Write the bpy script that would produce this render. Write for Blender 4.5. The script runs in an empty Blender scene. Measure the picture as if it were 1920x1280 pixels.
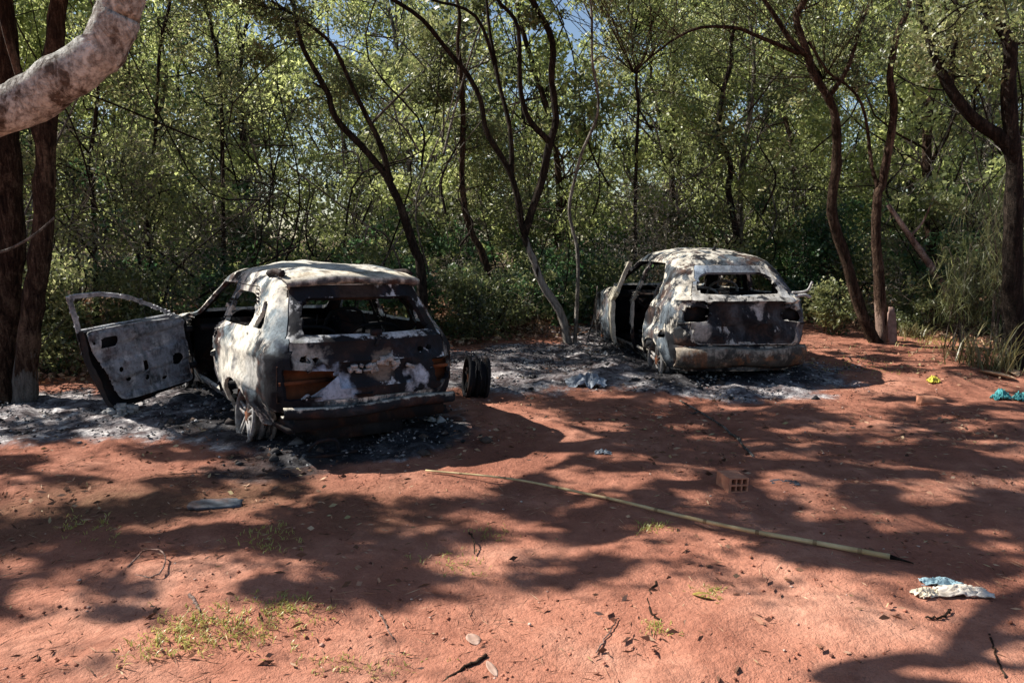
import bpy, math, random
import numpy as np
from mathutils import Vector, Matrix

# ------------------------------------------------------------------ camera, sky, sun, exposure
scene = bpy.context.scene
COL = scene.collection
F_PX, CX, CY, HORIZON = 1387.0, 960.0, 640.0, 450.0
CAM_H = 1.75
PITCH = math.atan((CY - HORIZON) / F_PX)
cam_data = bpy.data.cameras.new('camera')
cam_data.sensor_width = 36.0
cam_data.lens = 36.0 * F_PX / 1920.0
cam_data.clip_end = 4000
cam = bpy.data.objects.new('camera', cam_data)
COL.objects.link(cam)
cam.location = (0, 0, CAM_H)
cam.rotation_euler = (math.pi / 2 - PITCH, 0, 0)
scene.camera = cam

SUN_EL = math.radians(44)
SUN_AZ = math.atan2(-0.92, 0.30)            # measured from +Y towards +X
S = np.array([math.sin(SUN_AZ) * math.cos(SUN_EL), math.cos(SUN_AZ) * math.cos(SUN_EL), math.sin(SUN_EL)])
world = bpy.data.worlds.new('World')
scene.world = world
world.use_nodes = True
wn = world.node_tree.nodes
bg = wn['Background']
sky = wn.new('ShaderNodeTexSky')
sky.sky_type = 'NISHITA'
sky.sun_disc = False
sky.sun_elevation = SUN_EL
sky.sun_rotation = SUN_AZ
sky.air_density = 1.0
sky.dust_density = 0.6
world.node_tree.links.new(sky.outputs[0], bg.inputs[0])
bg.inputs[1].default_value = 0.062
sl = bpy.data.lights.new('sun', 'SUN')
sl.energy = 5.0
sl.angle = math.radians(0.53)
sl.color = (1.0, 0.94, 0.85)
sun = bpy.data.objects.new('sun', sl)
COL.objects.link(sun)
sun.rotation_euler = Vector(S).to_track_quat('Z', 'Y').to_euler()
scene.view_settings.view_transform = 'Standard'
scene.view_settings.look = 'None'
scene.view_settings.exposure = 1.05
scene.view_settings.gamma = 1.0
scene.view_settings.use_curve_mapping = False
scene.cycles.max_bounces = 7
scene.cycles.diffuse_bounces = 4
scene.cycles.glossy_bounces = 2
scene.cycles.transmission_bounces = 3
scene.cycles.use_denoising = True
scene.cycles.sample_clamp_indirect = 4.0

# ------------------------------------------------------------------ geometry helpers
FWD = np.array([0, math.cos(PITCH), -math.sin(PITCH)])
RGT = np.array([1.0, 0, 0])
UPV = np.cross(RGT, FWD)
CAMP = np.array([0, 0, CAM_H])


def ray(u, v):
    return FWD + RGT * (u - CX) / F_PX + UPV * (CY - v) / F_PX


def at(u, v, Y):
    r = ray(u, v)
    return CAMP + r * (Y / r[1])


def hash3(ix, iy, iz, seed):
    h = (ix * 374761393 + iy * 668265263 + iz * 2147483647 + seed * 1274126177) & 0xffffffff
    h = ((h ^ (h >> 13)) * 1274126177) & 0xffffffff
    h = (h ^ (h >> 16)) & 0xffffffff
    return h / 4294967295.0


def vnoise(p, seed=0):
    """value noise 0..1 on an (n,3) array"""
    p = np.asarray(p, float)
    i = np.floor(p).astype(np.int64)
    f = p - i
    f = f * f * (3 - 2 * f)
    out = np.zeros(len(p))
    for dx in (0, 1):
        for dy in (0, 1):
            for dz in (0, 1):
                w = (f[:, 0] if dx else 1 - f[:, 0]) * (f[:, 1] if dy else 1 - f[:, 1]) * (f[:, 2] if dz else 1 - f[:, 2])
                out += w * hash3(i[:, 0] + dx, i[:, 1] + dy, i[:, 2] + dz, seed)
    return out


def fbm(p, seed=0, octaves=4, gain=0.5):
    p = np.asarray(p, float)
    a, s, t = 1.0, 0.0, 0.0
    out = np.zeros(len(p))
    for o in range(octaves):
        out += a * vnoise(p * 2 ** o, seed + o * 17)
        t += a
        a *= gain
    return out / t


def xy0(x, y, k=1.0):
    x = np.atleast_1d(np.asarray(x, float)).ravel()
    y = np.atleast_1d(np.asarray(y, float)).ravel()
    return np.stack([x * k, y * k, np.zeros_like(x)], 1)


def gz(x, y):
    x = np.asarray(x, float)
    y = np.asarray(y, float)
    shp = np.broadcast(x, y).shape
    xx = np.broadcast_to(x, shp).ravel()
    yy = np.broadcast_to(y, shp).ravel()
    base = 0.32 * np.tanh((yy - 7.0) * 0.05 / 0.32) * np.where(yy > 7, 1.0, 0.7) + 0.010 * np.clip(xx, -8, 8)
    n = (fbm(xy0(xx, yy, 0.55), 3, 3) - 0.5) * 0.12 + (fbm(xy0(xx, yy, 2.4), 9, 3) - 0.5) * 0.045
    r = np.hypot(xx, yy - 8)
    n = n * np.clip(1.3 - r / 120, 0.1, 1)
    return (base + n).reshape(shp)


def hit(u, v):
    """where a picture point meets the terrain"""
    r = ray(u, v)
    t = CAM_H / max(0.02, -r[2])
    for _ in range(9):
        p = CAMP + r * t
        t += (p[2] - float(gz(p[0], p[1]))) / max(0.02, -r[2]) * 0.85
    p = CAMP + r * t
    return np.array([p[0], p[1], float(gz(p[0], p[1]))])


def mesh_np(name, V, Fq, mats, smooth=False, mat_idx=None):
    """fast mesh from arrays; Fq is (n,k) with one k, or a list of such arrays"""
    V = np.asarray(V, np.float32)
    if not (isinstance(Fq, list) and isinstance(Fq[0], np.ndarray)):
        Fq = [np.asarray(Fq, np.int32)]
    Fq = [np.asarray(f, np.int32) for f in Fq if len(f)]
    me = bpy.data.meshes.new(name)
    loops = np.concatenate([f.ravel() for f in Fq])
    tot = np.concatenate([np.full(len(f), f.shape[1], np.int32) for f in Fq])
    start = np.concatenate([[0], np.cumsum(tot)[:-1]]).astype(np.int32)
    me.vertices.add(len(V))
    me.vertices.foreach_set('co', V.ravel())
    me.loops.add(len(loops))
    me.loops.foreach_set('vertex_index', loops)
    me.polygons.add(len(tot))
    me.polygons.foreach_set('loop_start', start)
    if smooth:
        me.polygons.foreach_set('use_smooth', np.ones(len(tot), bool))
    for m in (mats if isinstance(mats, (list, tuple)) else [mats]):
        me.materials.append(m)
    if mat_idx is not None:
        me.polygons.foreach_set('material_index', np.asarray(mat_idx, np.int32))
    me.update(calc_edges=True)
    return me


def link(name, me, parent=None, loc=(0, 0, 0), rot=(0, 0, 0)):
    o = bpy.data.objects.new(name, me)
    COL.objects.link(o)
    o.location = loc
    o.rotation_euler = rot
    if parent is not None:
        o.parent = parent
    return o


def tag(o, label=None, category=None, group=None, kind=None):
    if label:
        o['label'] = label
    if category:
        o['category'] = category
    if group:
        o['group'] = group
    if kind:
        o['kind'] = kind
    return o


def empty(name, loc=(0, 0, 0), rot=(0, 0, 0)):
    o = bpy.data.objects.new(name, None)
    COL.objects.link(o)
    o.location = loc
    o.rotation_euler = rot
    o.empty_display_size = 0.2
    return o


def resample(P, n):
    """Catmull-Rom through the points, n samples"""
    P = np.asarray(P, float)
    if len(P) == 2:
        t = np.linspace(0, 1, n)[:, None]
        return P[0] * (1 - t) + P[1] * t
    Q = np.vstack([2 * P[0] - P[1], P, 2 * P[-1] - P[-2]])
    out = []
    for t in np.linspace(0, len(P) - 1 - 1e-9, n):
        k = int(t)
        f = t - k
        a, b, c, d = Q[k], Q[k + 1], Q[k + 2], Q[k + 3]
        out.append(0.5 * (2 * b + (c - a) * f + (2 * a - 5 * b + 4 * c - d) * f * f + (3 * b - a - 3 * c + d) * f ** 3))
    return np.array(out)


class Acc:
    """collects quads and triangles into one mesh"""
    def __init__(self):
        self.V, self.Q, self.T, self.n = [], [], [], 0

    def add(self, V, Q=None, T=None):
        V = np.asarray(V, float).reshape(-1, 3)
        if Q is not None and len(Q):
            self.Q.append(np.asarray(Q, int) + self.n)
        if T is not None and len(T):
            self.T.append(np.asarray(T, int) + self.n)
        self.V.append(V)
        self.n += len(V)

    def tube(self, P, R, sides=8, bump=0.0, seed=0, cap=True):
        P = np.asarray(P, float)
        n = len(P)
        R = np.broadcast_to(np.asarray(R, float), (n,)).copy()
        T = np.gradient(P, axis=0)
        T /= np.linalg.norm(T, axis=1)[:, None] + 1e-9
        a = np.array([0.0, 0, 1]) if abs(T[0][2]) < 0.9 else np.array([1.0, 0, 0])
        N = np.cross(T[0], a)
        N /= np.linalg.norm(N)
        V = np.zeros((n, sides, 3))
        ang = np.linspace(0, 2 * np.pi, sides, endpoint=False)
        for i in range(n):
            N = N - T[i] * (N @ T[i])
            N /= np.linalg.norm(N) + 1e-9
            B = np.cross(T[i], N)
            V[i] = P[i] + R[i] * (np.cos(ang)[:, None] * N + np.sin(ang)[:, None] * B)
        if bump > 0:
            fl = V.reshape(-1, 3)
            k = (fbm(fl * (0.55 / max(R.mean(), 0.02)), seed, 3) - 0.5) * 2
            cen = np.repeat(P, sides, 0)
            fl = cen + (fl - cen) * (1 + bump * k)[:, None]
            V = fl.reshape(n, sides, 3)
        i = np.arange(n - 1)[:, None]
        j = np.arange(sides)[None, :]
        q = np.stack([i * sides + j, i * sides + (j + 1) % sides, (i + 1) * sides + (j + 1) % sides, (i + 1) * sides + j], -1).reshape(-1, 4)
        V = V.reshape(-1, 3)
        tri = None
        if cap:
            V = np.vstack([V, P[0], P[-1]])
            c0, c1 = n * sides, n * sides + 1
            jj = np.arange(sides)
            tri = np.vstack([np.stack([np.full(sides, c0), (jj + 1) % sides, jj], 1),
                             np.stack([np.full(sides, c1), (n - 1) * sides + jj, (n - 1) * sides + (jj + 1) % sides], 1)])
        self.add(V, q, tri)

    def box(self, c, size, rot=None):
        sx, sy, sz = np.asarray(size, float) / 2
        V = np.array([[x, y, z] for x in (-sx, sx) for y in (-sy, sy) for z in (-sz, sz)])
        if rot is not None:
            V = V @ np.array(rot).T
        V = V + np.asarray(c, float)
        self.add(V, [[0, 1, 3, 2], [4, 6, 7, 5], [0, 4, 5, 1], [2, 3, 7, 6], [0, 2, 6, 4], [1, 5, 7, 3]])

    def build(self, name, mats, smooth=False):
        V = np.vstack(self.V)
        fs = []
        if self.Q:
            fs.append(np.vstack(self.Q))
        if self.T:
            fs.append(np.vstack(self.T))
        return mesh_np(name, V, fs, mats, smooth)


def unit(v):
    return v / (np.linalg.norm(v, axis=-1, keepdims=True) + 1e-9)


def leaf_quads(C, length, width, rng, droop=0.0, flat=0.0):
    """one rhombic leaf at each centre: (n*4,3) vertices, (n,4) quads"""
    n = len(C)
    d = rng.normal(size=(n, 3))
    d[:, 2] = d[:, 2] * (1 - flat) - droop * 2.0
    d = unit(d)
    o = rng.normal(size=(n, 3))
    o[:, 2] *= (1 - flat)
    w = unit(np.cross(d, o))
    nn = np.cross(d, w)
    L = length * rng.uniform(0.6, 1.35, (n, 1))
    W = width * rng.uniform(0.6, 1.35, (n, 1))
    curl = rng.uniform(-0.2, 0.2, (n, 1)) * L
    V = np.stack([C - d * L * 0.5, C + w * W * 0.5 + nn * curl * 0.4, C + d * L * 0.5 + nn * curl, C - w * W * 0.5 + nn * curl * 0.4], 1).reshape(-1, 3)
    return V, np.arange(n * 4).reshape(n, 4)


# ------------------------------------------------------------------ material helpers
def new_mat(name):
    m = bpy.data.materials.new(name)
    m.use_nodes = True
    nt = m.node_tree
    nt.nodes.clear()
    return m, nt


class NT:
    def __init__(self, nt):
        self.t = nt

    def n(self, typ, **kw):
        nd = self.t.nodes.new(typ)
        for k, v in kw.items():
            if k.startswith('i_'):
                key = k[2:]
                key = int(key) if key.isdigit() else key.replace('_', ' ')
                nd.inputs[key].default_value = v
            else:
                setattr(nd, k, v)
        return nd

    def l(self, a, b):
        self.t.links.new(a, b)

    def noise(self, vec, scale, detail=5, rough=0.55, dist=0.0):
        nd = self.n('ShaderNodeTexNoise', i_Scale=scale, i_Detail=detail, i_Roughness=rough, i_Distortion=dist)
        if vec is not None:
            self.l(vec, nd.inputs['Vector'])
        return nd.outputs['Fac']

    def ramp(self, fac, stops, interp='LINEAR'):
        nd = self.n('ShaderNodeValToRGB')
        cr = nd.color_ramp
        cr.interpolation = interp
        while len(cr.elements) < len(stops):
            cr.elements.new(0.5)
        for e, (p, c) in zip(cr.elements, stops):
            e.position = p
            e.color = (c, c, c, 1) if np.isscalar(c) else (*c, 1)
        self.l(fac, nd.inputs[0])
        return nd.outputs[0]

    def mix(self, fac, a, b, mode='MIX'):
        nd = self.n('ShaderNodeMix', data_type='RGBA', blend_type=mode)
        for s, v in ((nd.inputs[0], fac), (nd.inputs[6], a), (nd.inputs[7], b)):
            if hasattr(v, 'is_linked') or hasattr(v, 'links'):
                self.l(v, s)
            elif np.isscalar(v):
                s.default_value = v
            else:
                s.default_value = (*v, 1)
        return nd.outputs[2]

    def math(self, op, a, b=None, clamp=False):
        nd = self.n('ShaderNodeMath', operation=op, use_clamp=clamp)
        for s, v in ((nd.inputs[0], a), (nd.inputs[1], b)):
            if v is None:
                continue
            if np.isscalar(v):
                s.default_value = v
            else:
                self.l(v, s)
        return nd.outputs[0]

    def mapping(self, vec, scale=(1, 1, 1), loc=(0, 0, 0), rot=(0, 0, 0)):
        nd = self.n('ShaderNodeMapping')
        nd.inputs['Scale'].default_value = scale
        nd.inputs['Location'].default_value = loc
        nd.inputs['Rotation'].default_value = rot
        self.l(vec, nd.inputs[0])
        return nd.outputs[0]

    def out(self, color, rough=0.85, bump=None, bstr=0.4, bdist=0.02, metallic=0.0, spec=0.3):
        b = self.n('ShaderNodeBsdfPrincipled')
        if np.isscalar(rough):
            b.inputs['Roughness'].default_value = rough
        else:
            self.l(rough, b.inputs['Roughness'])
        b.inputs['Metallic'].default_value = metallic
        b.inputs['Specular IOR Level'].default_value = spec
        if hasattr(color, 'links'):
            self.l(color, b.inputs['Base Color'])
        else:
            b.inputs['Base Color'].default_value = (*color, 1)
        if bump is not None:
            bn = self.n('ShaderNodeBump')
            bn.inputs['Strength'].default_value = bstr
            bn.inputs['Distance'].default_value = bdist
            self.l(bump, bn.inputs['Height'])
            self.l(bn.outputs[0], b.inputs['Normal'])
        o = self.n('ShaderNodeOutputMaterial')
        self.l(b.outputs[0], o.inputs[0])


def leaf_mat(name, stops, trans=0.42, gloss=0.05):
    """leaf colour picked per leaf from a ramp; light passes through the blade"""
    m, nt = new_mat(name)
    t = NT(nt)
    geo = t.n('ShaderNodeNewGeometry')
    oi = t.n('ShaderNodeObjectInfo')
    tc = t.n('ShaderNodeTexCoord')
    r = geo.outputs['Random Per Island']
    big = t.ramp(t.noise(geo.outputs['Position'], 1.3, 3, 0.6), [(0.3, 0.0), (0.7, 1.0)])
    f = t.math('ADD', t.math('MULTIPLY', r, 0.40), t.math('MULTIPLY', big, 0.62))
    f = t.math('ADD', f, t.math('MULTIPLY', oi.outputs['Random'], 0.10))
    f = t.math('SUBTRACT', f, 0.08)
    c = t.ramp(f, stops)
    df = t.n('ShaderNodeBsdfDiffuse')
    tr = t.n('ShaderNodeBsdfTranslucent')
    gl = t.n('ShaderNodeBsdfGlossy')
    gl.inputs['Roughness'].default_value = 0.45
    t.l(c, df.inputs[0])
    hs = t.n('ShaderNodeHueSaturation', i_Hue=0.485, i_Saturation=1.0, i_Value=1.7)
    t.l(c, hs.inputs['Color'])
    t.l(hs.outputs[0], tr.inputs[0])
    mx = t.n('ShaderNodeMixShader')
    mx.inputs[0].default_value = trans
    t.l(df.outputs[0], mx.inputs[1])
    t.l(tr.outputs[0], mx.inputs[2])
    m2 = t.n('ShaderNodeMixShader')
    m2.inputs[0].default_value = gloss
    t.l(mx.outputs[0], m2.inputs[1])
    t.l(gl.outputs[0], m2.inputs[2])
    o = t.n('ShaderNodeOutputMaterial')
    t.l(m2.outputs[0], o.inputs[0])
    return m


def bark_mat(name, dark, mid, light, amount=0.5, scale=24.0, zs=0.2, ps=3.2, pale=None):
    m, nt = new_mat(name)
    t = NT(nt)
    geo = t.n('ShaderNodeNewGeometry')
    p = geo.outputs['Position']
    st = t.mapping(p, (scale, scale, scale * zs))
    n1 = t.noise(st, 1.0, 8, 0.7, 0.8)
    n2 = t.noise(t.mapping(p, (1, 1, 0.6)), ps, 6, 0.65, 0.5)
    n3 = t.noise(p, 45, 4, 0.7)
    c = t.ramp(n1, [(0.36, dark), (0.52, mid), (0.70, light)])
    c = t.mix(t.ramp(n2, [(0.60 - amount * 0.22, 0.0), (0.68 - amount * 0.22, 1.0)]), c, t.mix(t.ramp(n1, [(0.3, 0.0), (0.6, 1.0)]), mid, light))
    c = t.mix(t.math('MULTIPLY', t.ramp(n3, [(0.45, 0.0), (0.7, 1.0)]), 0.7), c, dark)
    if pale:
        # bark peeled or bleached near the foot, with a ragged upper limit
        sp = t.n('ShaderNodeSeparateXYZ')
        t.l(p, sp.inputs[0])
        zz = t.math('ADD', sp.outputs[2], t.math('MULTIPLY', t.math('SUBTRACT', t.noise(t.mapping(p, (9, 9, 2.0)), 1.0, 6, 0.65), 0.5), pale[1]))
        f = t.ramp(t.math('DIVIDE', zz, pale[0] * 2), [(0.47, 1.0), (0.53, 0.0)])
        c = t.mix(f, c, t.mix(t.ramp(n1, [(0.35, 0.0), (0.6, 1.0)]), [x * 0.35 for x in pale[2]], pale[2]))
    h = t.math('ADD', n1, t.math('MULTIPLY', n3, 0.5))
    t.out(c, 0.95, h, 1.0, 0.05, spec=0.1)
    return m


def plain_mat(name, a, b, scale=12, rough=0.85, bstr=0.3, bdist=0.01, obj=True):
    m, nt = new_mat(name)
    t = NT(nt)
    tc = t.n('ShaderNodeTexCoord')
    n = t.noise(tc.outputs['Object' if obj else 'Generated'], scale, 6, 0.6, 0.3)
    t.out(t.mix(t.ramp(n, [(0.3, 0.0), (0.7, 1.0)]), a, b), rough, n, bstr, bdist)
    return m


def burnt_mat(name, soot=(0.012, 0.013, 0.016), grey=(0.13, 0.15, 0.17), white=(0.62, 0.58, 0.50), rust=(0.11, 0.04, 0.018),
              w_lo=0.45, w_hi=0.62, s_lo=0.38, s_hi=0.58, r_amt=0.35, scale=2.6, top=0.5, seed=0.0, blobs=(), soots=()):
    """fire-scaled sheet metal: soot, bare grey-blue steel, white oxide and rust in streaked patches"""
    m, nt = new_mat(name)
    t = NT(nt)
    tc = t.n('ShaderNodeTexCoord')
    ob = t.mapping(tc.outputs['Object'], loc=(seed * 3.1, seed * 1.7, seed * 2.3))
    n1 = t.math('ADD', t.math('MULTIPLY', t.noise(ob, scale, 9, 0.66, 0.7), 0.68), t.math('MULTIPLY', t.noise(t.mapping(ob, (8, 8, 1.4), (3, 3, 3)), 1.0, 8, 0.7, 0.6), 0.32))
    streak = t.noise(t.mapping(ob, (11, 11, 1.6)), 1.0, 9, 0.68, 0.5)
    n2 = t.noise(t.mapping(ob, loc=(5, 2, 8)), scale * 0.85, 9, 0.66, 1.2)
    n3 = t.noise(t.mapping(ob, loc=(1, 7, 3)), scale * 1.3, 7, 0.6, 0.6)
    n4 = t.noise(ob, 42, 4, 0.6)
    c = t.ramp(n1, [(s_lo, soot), ((s_lo + s_hi) / 2, [x * 0.45 for x in grey]), (s_hi, grey), (min(1, s_hi + 0.2), [x * 1.7 for x in grey])])
    c = t.mix(t.math('MULTIPLY', t.ramp(n3, [(0.5, 0.0), (0.60, 1.0)]), r_amt), c, t.mix(t.ramp(t.noise(ob, 17, 5, 0.7), [(0.35, 0.0), (0.65, 1.0)]), [x * 0.5 for x in rust], [min(1, x * 2.0) for x in rust]))
    fine = t.noise(ob, 11, 8, 0.7, 0.4)
    wf = t.math('ADD', t.math('MULTIPLY', n2, 0.50), t.math('MULTIPLY', streak, 0.30))
    wf = t.math('ADD', wf, t.math('MULTIPLY', fine, 0.20))
    g0 = t.n('ShaderNodeNewGeometry')
    wf = t.math('ADD', wf, t.math('MULTIPLY', t.ramp(g0.outputs['Pointiness'], [(0.52, 0.0), (0.62, 1.0)]), 0.10))
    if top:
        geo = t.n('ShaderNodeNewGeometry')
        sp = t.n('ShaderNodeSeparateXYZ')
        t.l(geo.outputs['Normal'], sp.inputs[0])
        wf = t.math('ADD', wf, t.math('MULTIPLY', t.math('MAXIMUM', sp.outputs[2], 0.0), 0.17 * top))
    c = t.mix(t.ramp(wf, [(w_lo, 0.0), (w_hi, 1.0)]), c, t.mix(t.ramp(t.math('ADD', t.math('MULTIPLY', fine, 0.5), t.math('MULTIPLY', streak, 0.5)), [(0.40, 0.0), (0.58, 1.0)]), [x * 0.45 * k for x, k in zip(white, (1.0, 0.93, 0.84))], white))
    for (p, r, colr) in blobs:
        d = t.n('ShaderNodeVectorMath', operation='DISTANCE')
        dv = t.n('ShaderNodeVectorMath', operation='MULTIPLY_ADD')
        nz = t.n('ShaderNodeTexNoise', i_Scale=5.0, i_Detail=5.0)
        t.l(tc.outputs['Object'], nz.inputs['Vector'])
        t.l(nz.outputs['Color'], dv.inputs[0])
        dv.inputs[1].default_value = (0.45, 0.45, 0.45)
        t.l(tc.outputs['Object'], dv.inputs[2])
        t.l(dv.outputs[0], d.inputs[0])
        d.inputs[1].default_value = tuple(np.array(p) + 0.225)
        f = t.math('MULTIPLY', t.ramp(t.math('DIVIDE', d.outputs['Value'], r), [(0.60, 1.0), (0.85, 0.0)]), t.ramp(n1, [(0.36, 0.35), (0.48, 1.0)]))
        c = t.mix(f, c, t.mix(t.ramp(t.math('ADD', t.math('MULTIPLY', fine, 0.5), t.math('MULTIPLY', streak, 0.5)), [(0.40, 0.0), (0.56, 1.0)]), [x * 0.5 for x in colr], colr))
    c = t.mix(t.math('MULTIPLY', t.ramp(n4, [(0.5, 0.0), (0.75, 1.0)]), 0.55), c, soot)
    rg = t.ramp(n2, [(0.3, 0.55), (0.7, 0.9)])
    h = t.math('ADD', t.math('MULTIPLY', n2, 0.6), t.math('MULTIPLY', n4, 0.35))
    t.out(c, rg, h, 0.6, 0.012, spec=0.12)
    return m


# ------------------------------------------------------------------ ground
CARS = {  # rear-bumper centre x, y, heading (anticlockwise from +Y), length
    1: (-1.15, 6.22, 0.630, 4.4),
    2: (2.70, 8.40, 0.150, 4.2)}


def axis(lo, hi, flo, fhi, step, grow=1.22):
    a = list(np.arange(flo, fhi + 1e-6, step))
    s = step
    x = a[-1]
    while x < hi:
        s *= grow
        x += s
        a.append(x)
    s = step
    x = a[0]
    pre = []
    while x > lo:
        s *= grow
        x -= s
        pre.append(x)
    return np.array(pre[::-1] + a)


def car_dist(x, y, k):
    """signed distance-like value to a car's footprint in metres"""
    cx, cy, th, L = CARS[k]
    dx, dy = x - cx, y - cy
    lx = dx * math.cos(th) + dy * math.sin(th)
    ly = -dx * math.sin(th) + dy * math.cos(th) - L / 2
    qx, qy = np.abs(lx) - 0.85, np.abs(ly) - L / 2
    return np.hypot(np.maximum(qx, 0), np.maximum(qy, 0)) + np.minimum(np.maximum(qx, qy), 0)


def ash_amount(x, y):
    n = fbm(xy0(x, y, 1.1), 41, 4) - 0.5
    n2 = fbm(xy0(x, y, 0.45), 77, 3) - 0.5
    d1 = car_dist(x, y, 1) + n * 1.5 + n2 * 0.9
    d2 = car_dist(x, y, 2) + n * 1.5 + n2 * 0.7
    gl = np.hypot((x + 4.9) / 1.9, (y - 7.3) / 1.0) - 1.0 + n * 1.2            # drift by the left-hand trees
    gm = np.hypot((x - 0.4) / 1.7, (y - 9.6) / 1.2) - 1.0 + n * 1.4            # spread between the cars
    m = np.maximum.reduce([1 - d1 / 0.50, 1 - d2 / 0.65, 0.55 - gl * 1.3, 0.70 - gm * 1.3])
    return np.clip(m, 0, 1)


def char_amount(x, y):
    n = fbm(xy0(x, y, 1.6), 141, 4) - 0.5
    d1 = car_dist(x, y, 1) + n * 1.0
    d2 = car_dist(x, y, 2) + n * 1.0
    return np.clip(np.maximum(1 - d1 / 0.55, 1 - d2 / 0.35), 0, 1)


def ground_material():
    m, nt = new_mat('red_soil')
    t = NT(nt)
    geo = t.n('ShaderNodeNewGeometry')
    p = geo.outputs['Position']
    n1 = t.noise(p, 0.9, 6, 0.6, 0.3)
    n2 = t.noise(p, 7, 6, 0.65, 0.2)
    n3 = t.noise(p, 60, 4, 0.7)
    c = t.ramp(n1, [(0.30, (0.285, 0.110, 0.072)), (0.5, (0.41, 0.180, 0.120)), (0.7, (0.52, 0.270, 0.190))])
    c = t.mix(t.math('MULTIPLY', t.ramp(n2, [(0.46, 0.0), (0.70, 1.0)]), 0.55), c, (0.22, 0.085, 0.055))
    c = t.mix(t.math('MULTIPLY', t.ramp(n3, [(0.55, 0.0), (0.75, 1.0)]), 0.5), c, (0.17, 0.06, 0.035))
    c = t.mix(t.math('MULTIPLY', t.ramp(n3, [(0.28, 1.0), (0.42, 0.0)]), 0.35), c, (0.60, 0.34, 0.24))
    worn = t.n('ShaderNodeAttribute', attribute_name='humus')
    hm = t.ramp(t.math('ADD', worn.outputs['Fac'], t.math('MULTIPLY', t.math('SUBTRACT', t.noise(p, 3.5, 8, 0.7, 0.4), 0.5), 1.5)), [(0.35, 0.0), (0.75, 0.75)])
    c = t.mix(hm, c, t.mix(t.ramp(n3, [(0.4, 0.0), (0.65, 1.0)]), (0.17, 0.065, 0.042), (0.30, 0.13, 0.088)))
    # forest floor: dark litter
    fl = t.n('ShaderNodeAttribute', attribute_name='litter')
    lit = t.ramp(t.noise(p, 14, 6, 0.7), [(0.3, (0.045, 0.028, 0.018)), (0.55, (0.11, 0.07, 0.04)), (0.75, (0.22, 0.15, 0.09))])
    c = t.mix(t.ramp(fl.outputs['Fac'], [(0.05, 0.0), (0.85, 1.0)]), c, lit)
    # ash and charcoal left by the fire
    a = t.n('ShaderNodeAttribute', attribute_name='ash')
    k = t.n('ShaderNodeAttribute', attribute_name='char')
    na = t.noise(p, 5.5, 10, 0.74, 0.2)
    nb = t.noise(p, 2.6, 5, 0.6, 0.6)
    ashc = t.ramp(t.math('ADD', t.math('MULTIPLY', na, 0.7), t.math('MULTIPLY', nb, 0.3)),
                  [(0.37, (0.016, 0.016, 0.019)), (0.46, (0.075, 0.073, 0.08)), (0.53, (0.22, 0.215, 0.225)), (0.61, (0.64, 0.62, 0.61))])
    af = t.ramp(t.math('ADD', a.outputs['Fac'], t.math('MULTIPLY', t.math('SUBTRACT', na, 0.5), 0.9)), [(0.22, 0.0), (0.5, 0.92)])
    c = t.mix(af, c, ashc)
    kf = t.ramp(t.math('ADD', k.outputs['Fac'], t.math('MULTIPLY', t.math('SUBTRACT', nb, 0.5), 1.3)), [(0.35, 0.0), (0.75, 0.9)])
    c = t.mix(kf, c, t.ramp(na, [(0.4, (0.012, 0.012, 0.014)), (0.62, (0.05, 0.05, 0.055)), (0.74, (0.35, 0.35, 0.36))]))
    h = t.math('ADD', t.math('MULTIPLY', n2, 0.8), t.math('MULTIPLY', n3, 0.22))
    h = t.math('ADD', h, t.math('MULTIPLY', t.noise(p, 22, 5, 0.7, 0.6), 0.5))
    t.out(c, 0.95, h, 0.9, 0.045, spec=0.1)
    return m


def forest_edge(x):
    """how far away the undergrowth begins"""
    return np.interp(x, [-16, -8, -6, -4.5, -3, -1.5, 0.5, 2.5, 4.2, 5.5, 7, 9, 16],
                     [8.0, 8.6, 8.9, 9.6, 10.6, 11.2, 11.9, 13.2, 13.8, 13.2, 11.0, 10.0, 9.5])


def build_ground():
    xs = axis(-1500, 1500, -9, 9, 0.06)
    ys = axis(-300, 2500, 2.0, 15.5, 0.06)
    X, Y = np.meshgrid(xs, ys)
    x, y = X.ravel(), Y.ravel()
    z = gz(x, y)
    a = ash_amount(x, y)
    near = (np.abs(x) < 10) & (y > 1) & (y < 17)
    z = z + np.where(near, (fbm(xy0(x, y, 7.0), 21, 3) - 0.5) * 0.026 + (fbm(xy0(x, y, 3.1), 22, 3) - 0.5) * 0.05, 0)
    z = z + a * (fbm(xy0(x, y, 5.0), 5, 4) ** 2) * 0.10
    # fold the rim of the open pit left of the wheel tracks
    V = np.stack([x, y, z], 1)
    ny, nx = X.shape
    i = np.arange(ny - 1)[:, None]
    j = np.arange(nx - 1)[None, :]
    q = np.stack([i * nx + j, i * nx + j + 1, (i + 1) * nx + j + 1, (i + 1) * nx + j], -1).reshape(-1, 4)
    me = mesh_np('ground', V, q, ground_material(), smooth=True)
    litter = np.clip((y - forest_edge(x) + 0.5 + (fbm(xy0(x, y, 1.3), 8, 3) - 0.5) * 2.4) / 1.3, 0, 1)
    # drifted litter in the shade at the left
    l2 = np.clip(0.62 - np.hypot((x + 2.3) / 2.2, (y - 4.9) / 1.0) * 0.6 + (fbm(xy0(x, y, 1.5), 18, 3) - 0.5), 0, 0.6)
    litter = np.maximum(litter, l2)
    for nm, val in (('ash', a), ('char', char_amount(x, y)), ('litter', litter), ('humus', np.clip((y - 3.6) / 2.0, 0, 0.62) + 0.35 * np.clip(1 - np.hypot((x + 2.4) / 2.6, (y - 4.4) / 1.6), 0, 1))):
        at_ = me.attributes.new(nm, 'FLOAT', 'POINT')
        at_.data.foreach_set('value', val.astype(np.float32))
    o = link('ground', me)
    tag(o, kind='structure')


build_ground()

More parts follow.
